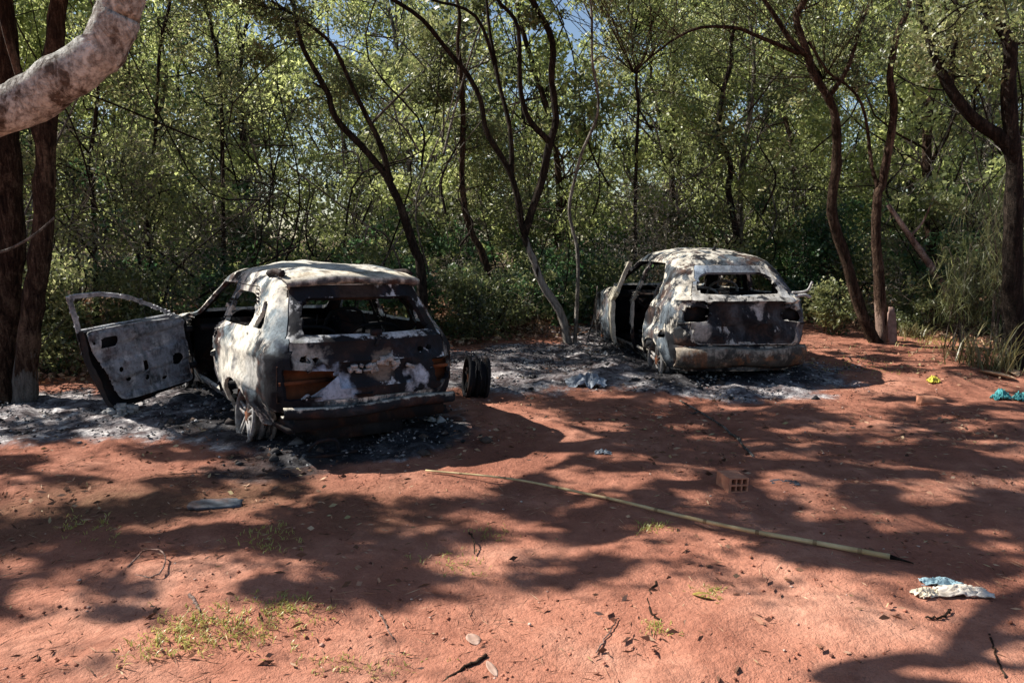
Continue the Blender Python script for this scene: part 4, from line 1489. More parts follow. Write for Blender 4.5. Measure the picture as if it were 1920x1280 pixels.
H0 = root_down(line([(965, 1258), (945, 1000), (935, 850), (940, 720), (960, 650), (1000, 400), (985, 290), (1010, 150), (1060, 0), (1085, -120)], 11.0, z6, 1160))
Hb = line([(945, 690), (920, 600), (890, 400), (830, 310), (745, 285)], [11.0, 11.3], z6, 1160)
tree('forked_tree', 'pinkish-brown trunk with peeled foot standing behind the leaning brown tree', [(H0, 0.105, 0.05), (Hb, 0.045, 0.016)], BARK_REDP, OLIVE, rng, 4000, (0.22, 0.42), 10, 1.0, extra_blobs=sh_right[1::2], tmin=0.75)
K0 = root_down(line([(1452, 1260), (1440, 1200), (1430, 900), (1440, 650), (1425, 500), (1415, 300), (1420, 160), (1340, 30), (1270, -60)], 9.2, z6, 1160))
Kb = line([(1432, 560), (1390, 500), (1290, 430), (1210, 330), (1150, 190), (1100, 60), (1060, -30)], [9.2, 9.4], z6, 1160)
Kc = line([(1205, 330), (1215, 200), (1230, 60), (1225, -60)], 9.4, z6, 1160)
Kd = line([(1290, 340), (1330, 290), (1400, 250)], 9.3, z6, 1160)
Ke = line([(1150, 265), (1190, 280), (1330, 275)], 9.4, z6, 1160)
tree('forked_tree', 'dark tree at the right edge with a heavy limb reaching left', [(K0, 0.13, 0.05), (Kb, 0.085, 0.03), (Kc, 0.04, 0.016), (Kd, 0.02, 0.008), (Ke, 0.018, 0.008)], BARK_DARK, OLIVE, rng, 4500, (0.2, 0.4), 12, 0.9, tmin=0.6, thin=1.05)
# thin trunks at the left behind the open door
for lab, pts, Y, r in (('thin dark trunk behind the open car door, nearest the thick trunks', [(182, 640), (180, 540), (176, 420), (172, 300), (185, 150), (178, -60)], 10.6, 0.06),
                       ('thin dark trunk above the middle of the open car door', [(285, 620), (280, 500), (276, 410), (290, 280), (300, 100), (330, -60)], 11.6, 0.055),
                       ('dark trunk rising at the top left between pale limb and fork', [(420, 600), (418, 400), (412, 140), (398, 60), (383, -10), (370, -120)], 12.2, 0.06)):
    tree('slender_tree', lab, [(root_down(line(pts, Y)), r, r * 0.5)], BARK_DARK, OLIVE, rng, 9000, (0.3, 0.6), 14, 1.1, tmin=0.4)

# ------------------------------------------------------------------ trees deeper in the wood
protos = []
for k, (mat, lf, dr) in enumerate(((OLIVE, (0.125, 0.052), 0.2), (LIME, (0.13, 0.056), 0.1), (OLIVE, (0.15, 0.042), 0.4), (LIME, (0.12, 0.046), 0.3), (EMERALD, (0.13, 0.06), 0.1))):
    r2 = np.random.default_rng(300 + k)
    h = 7.5 + 1.2 * k % 3
    stem = [np.array([0, 0, -0.1]), np.array([r2.normal() * .2, r2.normal() * .2, h * 0.35]), np.array([r2.normal() * .4, r2.normal() * .4, h * 0.7]), np.array([r2.normal() * .6, r2.normal() * .6, h])]
    bl = [(*(resample(stem, 30)[int(r2.uniform(0.22, 1) * 29)] + np.array([r2.normal() * 1.15, r2.normal() * 1.15, r2.normal() * 0.4])), r2.uniform(0.25, 0.6)) for _ in range(62)]
    T = Acc()
    T.tube(resample(stem, 24), np.linspace(0.085, 0.02, 24), 7, 0.2, k)
    for b in bl[:30]:
        Q = resample(stem, 30)
        i = int(np.clip(b[2] / h * 26, 3, 28))
        T.tube(wander(Q[max(2, i - 4)], b[:3], 7, 0.12, r2), np.linspace(0.02, 0.005, 7), 4)
    tm = T.build('trunk', [BARK_GREY, BARK_BROWN, BARK_GREY, BARK_DARK, BARK_BROWN][k], True)
    cm = crown_mesh('crown', bl, 9500, lf[0], lf[1], mat, r2, dr, gaps=False)
    protos.append((tm, cm))
r3 = np.random.default_rng(12)
spots = []
tries = 0
while len(spots) < 48 and tries < 4000:
    tries += 1
    y = r3.uniform(13, 33)
    x = r3.uniform(-0.78, 0.78) * y - 1.5
    if y < forest_edge(x) + 1.8:
        continue
    if any((x - a) ** 2 + (y - b) ** 2 < 1.5 ** 2 for a, b in spots):
        continue
    # keep the line of sun to the cars and the clearing open
    c = np.array([[x, y, 5.5]])
    spots.append((x, y))
wood = {}
for (x, y) in spots:
    k = int(r3.choice(5, p=[.20, .32, .12, .30, .06] if x > -2 else [.30, .20, .20, .18, .12]))  # paler leaf colour picked more often rightward to paint the brighter canopy there
    g = float(gz(x, y))
    o = empty('woodland_tree', (x, y, g), (0, 0, r3.uniform(0, 6.28)))
    sc = r3.uniform(0.85, 1.25) * (1.0 if y < 20 else 1.15)
    o.scale = (sc, sc, sc * r3.uniform(0.9, 1.15))
    look = ['grey-barked olive-leaved tree', 'brown-barked yellow-green tree', 'grey-barked tree with drooping olive leaves', 'dark-barked tree with light yellow-green leaves', 'brown-barked deep green tree'][k]
    zone = ['in the wood at far left', 'in the wood behind the front car', 'in the wood between the cars', 'in the wood behind the rear car', 'in the wood at far right'][int(np.clip((x / y + 0.78) / 1.56 * 5, 0, 4))]
    tag(o, look + ' ' + zone, 'tree', 'woodland trees behind the clearing')
    wood.setdefault(look + ' ' + zone, []).append((x / y, o))
    link('trunk', protos[k][0], o)
    link('crown', protos[k][1], o)

for lab, lst in wood.items():
    lst.sort(key=lambda t: t[0])
    if len(lst) > 1:
        words = {2: ['left one', 'right one'], 3: ['leftmost', 'middle one', 'rightmost']}.get(len(lst), ['leftmost', 'second from left', 'third from left', 'fourth from left', 'fifth from left', 'sixth from left'])
        for (_, o), w in zip(lst, words):
            o['label'] = lab + ', ' + w

# ------------------------------------------------------------------ undergrowth and the far wood, each one leafy mass
def leaf_mass(name, label, blobs, n, lf, mat, seed, droop=0.0, gaps=True, cat='undergrowth'):
    r = np.random.default_rng(seed)
    me = crown_mesh(name, blobs, n, lf[0], lf[1], mat, r, droop, gaps)
    o = link(name, me)
    tag(o, label, cat, kind='stuff')
    return o


r4 = np.random.default_rng(44)


def bushes(n, depth, hlo, hhi, xlo=-13, xhi=13, rr=(0.3, 0.7), off=0.2, rng=r4):
    out = []
    while len(out) < n:
        x = rng.uniform(xlo, xhi)
        d = rng.uniform(0, 1) ** 1.3 * depth + off
        y = float(forest_edge(x)) + d
        top = np.interp(d, [0, 1.2, 4, 10], [hlo * 0.45, hlo, (hlo + hhi) / 2, hhi]) * (0.55 + 0.9 * fbm(xy0(x, y, 0.6), 71, 2)[0])
        z = float(gz(x, y)) + rng.uniform(0.05, 1) * top
        out.append((x, y, z, rng.uniform(*rr)))
    return out


leaf_mass('olive_undergrowth', 'olive green leafy undergrowth along the edge of the clearing', bushes(620, 6, 1.9, 3.8, rr=(0.13, 0.36)), 62000, (0.092, 0.042), OLIVE, 1)
leaf_mass('broad_undergrowth', 'larger-leaved olive bushes scattered in the undergrowth', bushes(90, 4, 1.8, 3.2, rr=(0.2, 0.45)), 9000, (0.15, 0.075), OLIVE, 9)
leaf_mass('deep_green_undergrowth', 'deep green broad-leaved undergrowth behind the front car', bushes(300, 5, 1.6, 2.8, -6, 3, off=0.4, rr=(0.16, 0.42)) + bushes(150, 5, 1.6, 2.8, 4, 12, off=0.6, rr=(0.16, 0.42)), 42000, (0.105, 0.05), EMERALD, 2)
leaf_mass('dry_undergrowth', 'grey-brown dry brushwood among the undergrowth', bushes(170, 6, 1.8, 3.8, rr=(0.25, 0.6)) + bushes(60, 3, 3.0, 4.5, -8, -3, rr=(0.25, 0.6)), 46000, (0.09, 0.012), DRYL, 3)
leaf_mass('sunlit_undergrowth', 'bright yellow-green leaves in the upper undergrowth', bushes(300, 9, 2.6, 5.2, off=1.0, rr=(0.2, 0.45)), 30000, (0.11, 0.046), LIME, 4)  # sunlit upper leaves, their brightness put into the paler leaf colour
fb = []
for _ in range(900):
    y = r4.uniform(24, 46)
    x = r4.uniform(-0.85, 0.85) * y
    z = r4.uniform(0, 1) ** 1.25 * (8.0 + 5 * fbm(xy0(x, y, 0.12), 91, 2)[0])
    if x / y > -0.12 and z > 5.6 + 2.6 * fbm(xy0(x, y, 0.25), 19, 2)[0]:
        continue
    fb.append((x, y, z, r4.uniform(0.9, 1.9)))
leaf_mass('far_wood', 'distant wall of leaves closing the view through the trunks', fb[:600], 95000, (0.22, 0.11), OLIVE, 5, gaps=False, cat='wood')
leaf_mass('far_sunlit_wood', 'distant sunlit yellow-green leaves high in the wood', fb[600:], 36000, (0.22, 0.10), LIME, 6, gaps=False, cat='wood')  # sun on the high leaves painted in by the paler leaf material

# tangle of bare twigs and vines
tw = Acc()
for k in range(2600):
    x = r4.uniform(-12, 12)
    d = r4.uniform(0, 1) ** 1.2 * 7 + 0.1
    y = float(forest_edge(x)) + d
    z = float(gz(x, y)) + r4.uniform(0, 1) ** 1.4 * (2.2 + d * 0.5)
    p0 = np.array([x, y, z])
    dr = r4.normal(size=3)
    dr[2] = dr[2] * 0.7 + 0.5
    L = r4.uniform(0.4, 1.7)
    p = wander(p0, p0 + unit(dr) * L, 7, 0.14, r4)
    tw.tube(p, np.linspace(r4.uniform(0.004, 0.011), 0.002, 7), 3, cap=False)
tag(link('twig_tangle', tw.build('twig_tangle', TWIG)), 'tangle of bare grey twigs and vines through the undergrowth', 'twigs', kind='stuff')

# longer bare branches crossing through the wood
br, bp = Acc(), Acc()
for k in range(330):
    x = r4.uniform(-11, 11)
    d = r4.uniform(0, 1) ** 1.1 * 6 + 0.3
    y = float(forest_edge(x)) + d
    p0 = np.array([x, y, float(gz(x, y)) + (0 if r4.uniform() < 0.45 else r4.uniform(0.3, 3.5))])
    dr = np.array([r4.normal() * 0.6, r4.normal() * 0.4, abs(r4.normal()) * 0.6 + 0.5])
    L = r4.uniform(1.2, 4.2)
    p = wander(p0, p0 + unit(dr) * L, 12, 0.09, r4)
    r0 = r4.uniform(0.010, 0.026)
    tgt = bp if r4.uniform() < 0.33 else br
    tgt.tube(p, np.linspace(r0, r0 * 0.35, 12), 5, cap=False)
    for _ in range(3):
        i = r4.integers(4, 11)
        tgt.tube(wander(p[i], p[i] + unit(r4.normal(size=3) + np.array([0, 0, .4])) * L * r4.uniform(.2, .45), 7, .12, r4), np.linspace(r0 * .5, 0.002, 7), 4, cap=False)
tag(link('dark_branch_tangle', br.build('dark_branch_tangle', BARK_DARK, True)), 'dark bare branches crossing through the undergrowth', 'branches', kind='stuff')
tag(link('pale_branch_tangle', bp.build('pale_branch_tangle', BARK_GREY, True)), 'pale dead branches caught in the undergrowth', 'branches', kind='stuff')

# ------------------------------------------------------------------ shrubs and grasses one can tell apart
def shrub(name, label, u, v, Y, w, h, n, lf, mat, seed, droop=0.0, nst=9):
    r = np.random.default_rng(seed)
    p = at(u, v, Y)
    base = np.array([p[0], p[1], float(gz(p[0], p[1]))])
    root = empty(name, tuple(base))
    tag(root, label, 'shrub', 'shrubs at the edge of the clearing')
    a = Acc()
    bl = []
    for k in range(nst):
        e = np.array([r.normal() * w * 0.45, r.normal() * w * 0.3, h * r.uniform(0.45, 1.0)])
        q = wander((r.normal() * 0.06, r.normal() * 0.06, -0.03), e, 9, 0.10, r)
        a.tube(q, np.linspace(0.014, 0.003, 9), 4)
        for i in (3, 5, 7, 8):
            bl.append((*(q[i] + r.normal(size=3) * 0.08), r.uniform(0.12, 0.28) * h))
    link('stems', a.build('stems', TWIG), root)
    link('foliage', crown_mesh('foliage', bl, n, lf[0], lf[1], mat, r, droop, gaps=False), root)


shrub('leafy_shrub', 'sunlit pale green shrub against the right flank of the rear car', 1560, 560, 11.9, 0.75, 0.8, 2200, (0.07, 0.035), OLIVE, 1)
shrub('leafy_shrub', 'low green shrub just right of the two brown trunks', 1720, 600, 12.0, 0.9, 0.6, 2600, (0.06, 0.026), OLIVE, 2)
shrub('leafy_shrub', 'dark shrub behind the thick trunks and left of the open door', 95, 650, 9.3, 0.8, 1.5, 4500, (0.07, 0.032), OLIVE, 3)
shrub('leafy_shrub', 'brownish shrub seen under the window of the open door', 250, 600, 9.9, 1.0, 1.3, 4500, (0.07, 0.03), OLIVE, 4)
shrub('leafy_shrub', 'dark bushy shrub just right of the front car window', 900, 600, 11.6, 1.0, 1.3, 4500, (0.07, 0.03), OLIVE, 5)
shrub('leafy_shrub', 'grey twiggy shrub behind the roof of the rear car', 1250, 500, 13.4, 1.1, 2.4, 5000, (0.075, 0.016), DRYL, 6)
shrub('leafy_shrub', 'deep green shrub between leaning brown tree and rear car', 1540, 540, 13.6, 1.0, 2.0, 4500, (0.08, 0.04), EMERALD, 7)


def blades(base, n, spread, length, width, lean, r, stiff=0.5):
    """arching blades, three quads each"""
    Vs, Qs = [], []
    k = 0
    for i in range(n):
        a = r.uniform(0, 6.283)
        d = np.array([math.cos(a), math.sin(a), 0])
        L = length * r.uniform(0.5, 1.2)
        o = np.array([r.normal() * spread, r.normal() * spread, 0])
        side = np.array([-d[1], d[0], 0]) * width * r.uniform(0.6, 1.3) / 2
        ln = lean * r.uniform(0.3, 1.3)
        for t, wd in ((0, 1.0), (0.4, 0.9), (0.75, 0.6), (1.0, 0.08)):
            c = o + d * L * ln * t ** 1.6 + np.array([0, 0, L * (t - stiff * ln * t ** 2.6)])
            Vs += [base + c - side * wd, base + c + side * wd]
        for j in range(3):
            Qs.append([k + 2 * j, k + 2 * j + 1, k + 2 * j + 3, k + 2 * j + 2])
        k += 8
    return np.array(Vs), np.array(Qs)


def grass_clump(name, label, u, v, n, spread, length, width, lean, mat, seed, Y=None, cat='grass'):
    r = np.random.default_rng(seed)
    p = hit(u, v) if Y is None else at(u, v, Y)
    p = np.array([p[0], p[1], float(gz(p[0], p[1])) - 0.01])
    V, q = blades(np.zeros(3), n, spread, length, width, lean, r)
    o = link(name, mesh_np(name, V, q, mat), loc=tuple(p))
    tag(o, label, cat, 'grass clumps at the right')
    return o


grass_clump('grass_clump', 'tall arching olive grass at the right edge under the dark tree', 1885, 640, 60, 0.16, 0.8, 0.016, 0.9, STRAW, 11, 8.9)
grass_clump('grass_clump', 'tall arching grass left of the right-edge tree trunk', 1815, 630, 50, 0.14, 0.6, 0.014, 0.9, STRAW, 12, 9.4)
grass_clump('grass_clump', 'straw-coloured grass at the foot of the right-edge tree', 1860, 690, 70, 0.12, 0.45, 0.014, 0.9, STRAW, 13)
grass_clump('grass_clump', 'small yellow-green grass right of the peeled trunk foot', 1710, 632, 160, 0.13, 0.32, 0.014, 0.9, STRAW, 14)

# shrub of long drooping needle-leaves round the right-edge trunk
def drooping_shrub(label, u, v, Y, n, h, seed, reach=1.0):
    r = np.random.default_rng(seed)
    p = at(u, v, Y)
    base = np.array([p[0], p[1], float(gz(p[0], p[1]))])
    root = empty('drooping_shrub', tuple(base))
    tag(root, label, 'shrub', 'drooping shrubs at the right edge')
    a, C = Acc(), []
    for k in range(n):
        an = r.uniform(0, 6.283)
        d = np.array([math.cos(an), math.sin(an) * 0.7, 0])
        H = h * r.uniform(0.55, 1.1)
        R = reach * r.uniform(0.3, 1.0)
        q = resample([np.array([r.normal() * .1, r.normal() * .1, 0]), d * R * .25 + np.array([0, 0, H * .65]), d * R * .6 + np.array([0, 0, H]), d * R + np.array([0, 0, H * .72])], 16)
        a.tube(q, np.linspace(0.010, 0.003, 16), 4)
        for i in range(5, 16):
            C.append(q[i] + r.normal(size=(4, 3)) * np.array([.05, .05, .05]) - np.array([0, 0, .12]))
    link('stems', a.build('stems', TWIG), root)
    V, q = leaf_quads(np.vstack(C), 0.34, 0.010, r, 1.1)
    link('foliage', mesh_np('foliage', V, q, OLIVE), root)


drooping_shrub('olive shrub of long drooping needles behind the right-edge trunk', 1880, 600, 10.0, 20, 2.2, 71, 0.9)
drooping_shrub('lower drooping-needled shrub left of the right-edge trunk', 1800, 620, 10.4, 14, 1.4, 72, 0.6)

# fallen pale branch leaning in the bushes at the right
a = Acc()
P = line([(980, 745), (1060, 860), (1130, 960), (1190, 1062), (1210, 1130)], [12.4, 11.6], 1.939, 1160)
P[-1][2] = max(P[-1][2], float(gz(P[-1][0], P[-1][1])) - 0.02)
a.tube(resample(P, 22), np.linspace(0.035, 0.075, 22), 9, 0.25, 4)
a.tube(resample([P[1], P[1] + np.array([.25, .1, .25]), P[1] + np.array([.4, .1, .65])], 8), np.linspace(0.025, 0.01, 8), 6)
tag(link('fallen_branch', a.build('fallen_branch', BARK_PEEL, True)), 'pale broken branch leaning through the bushes right of the peeled trunk', 'branch')

# bark slab leaning on the pinkish trunk
r5 = np.random.default_rng(55)


def slab(name, label, cat, c, size, rot, mat, seed=0, bump=0.15, n=8):
    """a rough-edged flat piece"""
    r = np.random.default_rng(seed)
    sx, sy, sz = size
    g = np.linspace(-.5, .5, n)
    V = []
    for z in (-.5, .5):
        for y in g:
            for x in g:
                V.append([x, y, z])
    V = np.array(V)
    k = np.stack([fbm(V * 2.3 + seed, seed + q, 3) - .5 for q in range(3)], 1)
    V = V * (1 - 0.25 * (np.abs(V[:, [1]]) > .45) * (np.abs(V[:, [0]]) > .45)) + k * np.array([bump, bump, bump * 1.2])
    V = V * np.array(size)
    m = n * n
    q = [[j * n + i, j * n + i + 1, (j + 1) * n + i + 1, (j + 1) * n + i] for j in range(n - 1) for i in range(n - 1)]
    Q = [list(reversed(f)) for f in q] + [[v + m for v in f] for f in q]
    ring = [i for i in range(n)] + [j * n + n - 1 for j in range(1, n)] + [(n - 1) * n + i for i in range(n - 2, -1, -1)] + [j * n for j in range(n - 2, 0, -1)]
    Q += [[ring[i], ring[(i + 1) % len(ring)], ring[(i + 1) % len(ring)] + m, ring[i] + m] for i in range(len(ring))]
    o = link(name, mesh_np(name, V, Q, mat), None, tuple(c), rot)
    if label:
        tag(o, label, cat)
    return o


p = H0[0]
slab('bark_slab', 'pinkish slab of peeled bark leaning on the foot of the pinkish-brown trunk', 'bark', (p[0] + 0.0, p[1] - 0.19, p[2] + 0.34), (0.13, 0.55, 0.02), (math.radians(76), 0.06, 0.1),
     plain_mat('pink_bark_inside', (0.14, 0.085, 0.07), (0.33, 0.22, 0.18), 14), 3)

# ------------------------------------------------------------------ things lying on the soil
def on_ground(u, v, dz=0.0):
    p = hit(u, v)
    p[2] += dz
    return p


# bamboo pole
bam = plain_mat('dry_bamboo', (0.36, 0.26, 0.12), (0.62, 0.49, 0.27), 6, 0.55, 0.2)
pts = [on_ground(u, v, 0.025) for u, v in ((798, 887), (960, 906), (1120, 936), (1250, 968), (1380, 998), (1530, 1026), (1668, 1052))]
Q = resample(pts, 60)
Q[:, 2] = np.convolve(np.pad(Q[:, 2], 6, mode='edge'), np.ones(13) / 13, 'valid') + 0.004
rad = np.linspace(0.007, 0.016, 60)
pole = empty('bamboo_pole', tuple(Q[0]))
tag(pole, 'long dry bamboo pole lying across the red soil', 'pole')
a = Acc()
a.tube(Q - Q[0], rad, 10)
link('culm', a.build('culm', bam, True), pole)
ringm = plain_mat('bamboo_node', (0.16, 0.10, 0.05), (0.32, 0.23, 0.12), 20)
for i in (4, 9, 15, 21, 28, 35, 42, 49, 55):
    a = Acc()
    d = unit(Q[i + 1] - Q[i])
    a.tube(np.array([Q[i] - d * 0.012, Q[i], Q[i] + d * 0.012]) - Q[0], np.array([1.02, 1.22, 1.02]) * rad[i], 10, cap=False)
    link('node_ring', a.build('node_ring', ringm, True), pole)
a = Acc()
e, d = Q[-1], unit(Q[-1] - Q[-3])
a.tube(np.array([e, e + d * 0.05 + np.array([0, 0, -.004]), e + d * 0.12 + np.array([0, 0, -.012])]) - Q[0], [0.014, 0.008, 0.003], 6)
link('broken_tip', a.build('broken_tip', BARK_DARK, True), pole)

# six-hole clay brick
clay = plain_mat('fired_clay', (0.36, 0.15, 0.09), (0.50, 0.24, 0.15), 30, 0.9)
p = on_ground(1384, 924)
brick = empty('hollow_brick', tuple(p), (0, 0.04, 0.20))
tag(brick, 'hollow clay brick with six square holes on the red soil', 'brick')
hs = []
for i in range(3):
    for j in range(2):
        x0, z0 = -.070 + .014 + i * .043, .012 + j * .050
        hs.append([(x0, z0), (x0 + .033, z0), (x0 + .033, z0 + .038), (x0, z0 + .038)])
plate([(-.075, -.004), (.075, -.004), (.075, .108), (-.075, .108)], hs, 0.006, lambda P: np.stack([P[:, 0], np.zeros(len(P)), P[:, 1]], 1), 'shell', clay, 0.19, -1.0, brick, smooth=False)
a = Acc()
a.box((0, .10, .052), (.142, .012, .10))
link('inner_web', a.build('inner_web', clay), brick)


def crumple(name, label, cat, u, v, size, mats, seed, amp=0.35, n=26, rot=0.0, parent=None, flip=1.0):
    """a crumpled sheet resting on the ground"""
    p = on_ground(u, v)
    g = np.linspace(-.5, .5, n)
    X, Y = np.meshgrid(g, g)
    x, y = X.ravel(), Y.ravel()
    r = np.hypot(x, y) * 2
    q = np.stack([x * 5 + seed, y * 5, x * 0 + seed], 1)
    rim = 1 - 0.35 * (fbm(np.stack([np.cos(np.arctan2(y, x)) * 2, np.sin(np.arctan2(y, x)) * 2, x * 0 + seed], 1), seed, 3))
    rid = 1 - np.abs(fbm(q, seed + 5, 3) * 2 - 1) * 2.2
    z = np.clip(rid, 0, 1) * amp * np.clip(1.25 - r * .8, 0.05, 1)
    z = z - z.min()
    V = np.stack([x * rim, y * rim, z], 1) + (np.stack([fbm(q * 1.7, seed + k, 2) for k in range(3)], 1) - .5) * np.array([.16, .16, .10])
    V = V * np.array([size[0], size[1], size[2]])
    V[:, 2] -= np.percentile(V[:, 2], 4)
    i = np.arange(n - 1)[:, None]
    j = np.arange(n - 1)[None, :]
    Q = np.stack([i * n + j, i * n + j + 1, (i + 1) * n + j + 1, (i + 1) * n + j], -1).reshape(-1, 4)
    o = link(name, mesh_np(name, V, Q, mats, True), parent, tuple(p) if parent is None else tuple(np.array(p) - np.array(parent.location)), (0, 0, rot))
    sd = o.modifiers.new('thickness', 'SOLIDIFY')
    sd.thickness = 0.004
    if label:
        tag(o, label, cat)
    return o


cream = plain_mat('dirty_cream_plastic', (0.55, 0.45, 0.32), (0.78, 0.72, 0.58), 9, 0.6)
whitep = plain_mat('white_plastic', (0.34, 0.28, 0.22), (0.72, 0.68, 0.62), 12, 0.6)
bluep = plain_mat('pale_blue_plastic', (0.16, 0.27, 0.32), (0.38, 0.52, 0.57), 9, 0.6)
tur = plain_mat('turquoise_cloth', (0.03, 0.17, 0.19), (0.10, 0.38, 0.38), 12, 0.8)
yel = plain_mat('yellow_plastic', (0.35, 0.30, 0.03), (0.70, 0.62, 0.10), 15, 0.7)
p = on_ground(1785, 1110)
bagr = empty('crumpled_bag', tuple(p))
tag(bagr, 'crumpled cream, white and pale blue plastic bag on the red soil', 'bag')
crumple('cream_piece', None, None, 1737, 1113, (0.15, 0.10, 0.08), cream, 3, 0.5, parent=bagr, rot=0.3)
crumple('white_piece', None, None, 1805, 1110, (0.30, 0.12, 0.09), whitep, 8, 0.5, parent=bagr, rot=-0.1)
crumple('blue_piece', None, None, 1765, 1095, (0.24, 0.08, 0.09), bluep, 13, 0.5, parent=bagr, rot=-0.2)
crumple('cloth_scrap', 'turquoise scrap left of the other at the right edge', 'scrap', 1876, 748, (0.20, 0.14, 0.25), tur, 21, 0.5)
crumple('cloth_scrap', 'turquoise scrap cut by the right edge of the picture', 'scrap', 1915, 750, (0.18, 0.14, 0.22), tur, 24, 0.5)
crumple('plastic_scrap', 'small yellow scrap on the soil at the right', 'scrap', 1750, 716, (0.15, 0.12, 0.16), yel, 27, 0.5)
crumple('plastic_scrap', 'small grey-blue scrap on red soil left of the hollow brick', 'scrap', 1130, 850, (0.16, 0.07, 0.15), plain_mat('dusty_blue_plastic', (0.12, 0.14, 0.16), (0.34, 0.38, 0.42), 9, 0.7), 31, 0.3)
crumple('plastic_scrap', 'dark bluish sheet in the shade right of the hollow brick', 'scrap', 1470, 905, (0.24, 0.15, 0.06), plain_mat('dark_blue_sheet', (0.025, 0.028, 0.036), (0.07, 0.08, 0.10), 8, 0.8), 33, 0.4)
crumple('burnt_cloth', 'pale blue-grey burnt cloth on the ash left of the rear car', 'cloth', 1100, 722, (0.55, 0.40, 0.30), plain_mat('ashy_blue_cloth', (0.10, 0.12, 0.15), (0.45, 0.50, 0.56), 7, 0.9), 36, 0.5)
p = on_ground(1745, 757, 0.03)
slab('brick_fragment', 'reddish broken brick piece below the yellow scrap', 'brick', p, (0.26, 0.12, 0.09), (0, 0.1, -0.25), clay, 5, 0.2)
p = on_ground(405, 948, 0.012)
slab('charred_plate', 'flat dark grey plate on the soil in front of the front car', 'plate', p, (0.34, 0.14, 0.02), (0.10, 0.05, 0.25), burnt_mat('charred_plate_steel', w_lo=.85, w_hi=.95, grey=(.09, .105, .125), s_lo=.3, s_hi=.5, seed=41, top=0), 9, 0.2)
# pale dead leaf and twig in the foreground
leafm = plain_mat('pale_dead_leaf', (0.30, 0.18, 0.13), (0.44, 0.31, 0.25), 18, 0.8)


def dead_leaf(label, u, v, L, W, rot, mat, seed, curl=0.10):
    p = on_ground(u, v, 0.005)
    n, m = 9, 5
    V = []
    for i in range(n):
        t = i / (n - 1)
        w = math.sin(math.pi * min(1, t * 0.94 + 0.03)) ** 0.75
        for j in range(m):
            s = j / (m - 1) * 2 - 1
            V.append([s * w * W / 2, (t - .5) * L, curl * W * (abs(s) ** 1.5) * w + curl * L * 0.5 * (t - .4) ** 2])
    Q = [[i * m + j, i * m + j + 1, (i + 1) * m + j + 1, (i + 1) * m + j] for i in range(n - 1) for j in range(m - 1)]
    o = link('dead_leaf', mesh_np('dead_leaf', np.array(V), Q, mat, True), None, tuple(p), (0.05, 0.1, rot))
    sd = o.modifiers.new('thickness', 'SOLIDIFY')
    sd.thickness = 0.002
    tag(o, label, 'leaf')


dead_leaf('pale dead leaf on the soil in the foreground, beside a dark twig', 887, 1200, 0.10, 0.07, 0.4, leafm, 1)
dead_leaf('curled whitish leaf at the very bottom edge below the dark twig', 922, 1255, 0.12, 0.04, 0.4, leafm, 2)
tanm = plain_mat('tan_dead_leaf', (0.38, 0.24, 0.14), (0.60, 0.42, 0.28), 14, 0.8)
for k, (u, v, L, W, rt, lab) in enumerate(((1868, 705, .42, .16, .5, 'large tan dead leaf at the foot of the right-edge tree, left of two'), (1897, 700, .40, .14, -.3, 'large tan dead leaf at the foot of the right-edge tree, right of two'),
                                           (1835, 655, .40, .13, .9, 'tan dead leaf among the grass left of the right-edge tree'), (1322, 1122, .13, .07, 1.2, 'yellowish dead leaf at the edge of a shadow in the right foreground'))):
    dead_leaf(lab, u, v, L, W, rt, tanm if k < 3 else plain_mat('olive_yellow_leaf', (0.16, 0.12, 0.03), (0.30, 0.22, 0.05), 20), k + 5, 0.25)


def stick(name, label, uv, r0, r1, mat, seed, lift=0.0, side=0):
    P = [on_ground(u, v, r0 + 0.002 + lift * math.sin(math.pi * i / max(1, len(uv) - 1))) for i, (u, v) in enumerate(uv)]
    n = 16
    Qs = resample(P, n)
    r = np.random.default_rng(seed)
    Qs[1:-1] += r.normal(size=(n - 2, 3)) * 0.004
    a = Acc()
    a.tube(Qs, np.linspace(r0, r1, n), 6, 0.2, seed)
    for k in range(side):
        i = r.integers(4, n - 2)
        a.tube(wander(Qs[i], Qs[i] + np.array([r.normal() * .15, r.normal() * .15, abs(r.normal()) * .03]), 6, .1, r), np.linspace(r1, 0.0015, 6), 5)
    tag(link(name, a.build(name, mat, True)), label, 'twig', 'twigs lying on the soil')


TW_D = BARK_BROWN
stick('fallen_twig', 'dark straight twig at the bottom edge beside the pale dead leaf', [(830, 1282), (870, 1255), (912, 1230)], 0.006, 0.009, TW_D, 1)
stick('fallen_twig', 'thin pale branch lying towards the hollow brick from the rear car', [(1275, 752), (1320, 780), (1370, 815), (1412, 858)], 0.008, 0.011, BARK_GREY, 2, 0.01, 3)
stick('fallen_twig', 'curved reddish twig in the foreground right of centre', [(1230, 1092), (1215, 1120), (1220, 1150), (1240, 1165)], 0.006, 0.004, TW_D, 3)
stick('fallen_twig', 'reddish hooked twig below the crumpled bag', [(1735, 1160), (1765, 1158), (1782, 1145)], 0.005, 0.006, TW_D, 4)
stick('fallen_twig', 'thin light stalk in the right foreground near the left of the hooked twig', [(1118, 1225), (1140, 1190), (1160, 1160)], 0.004, 0.003, BARK_PEEL, 5)
stick('fallen_twig', 'dark thin twig at the lower right corner crossing the big shadow', [(1855, 1190), (1868, 1230), (1885, 1275)], 0.005, 0.004, TW_D, 6)
stick('fallen_twig', 'tan curved stalk in the left foreground left of the grass', [(355, 1118), (368, 1132), (375, 1150)], 0.010, 0.006, BARK_PEEL, 7)
stick('fallen_twig', 'looped dry stalk at left among fallen needles', [(240, 1065), (275, 1040), (310, 1050), (300, 1085), (250, 1080)], 0.006, 0.004, STRAW if False else BARK_PEEL, 8, 0.03)
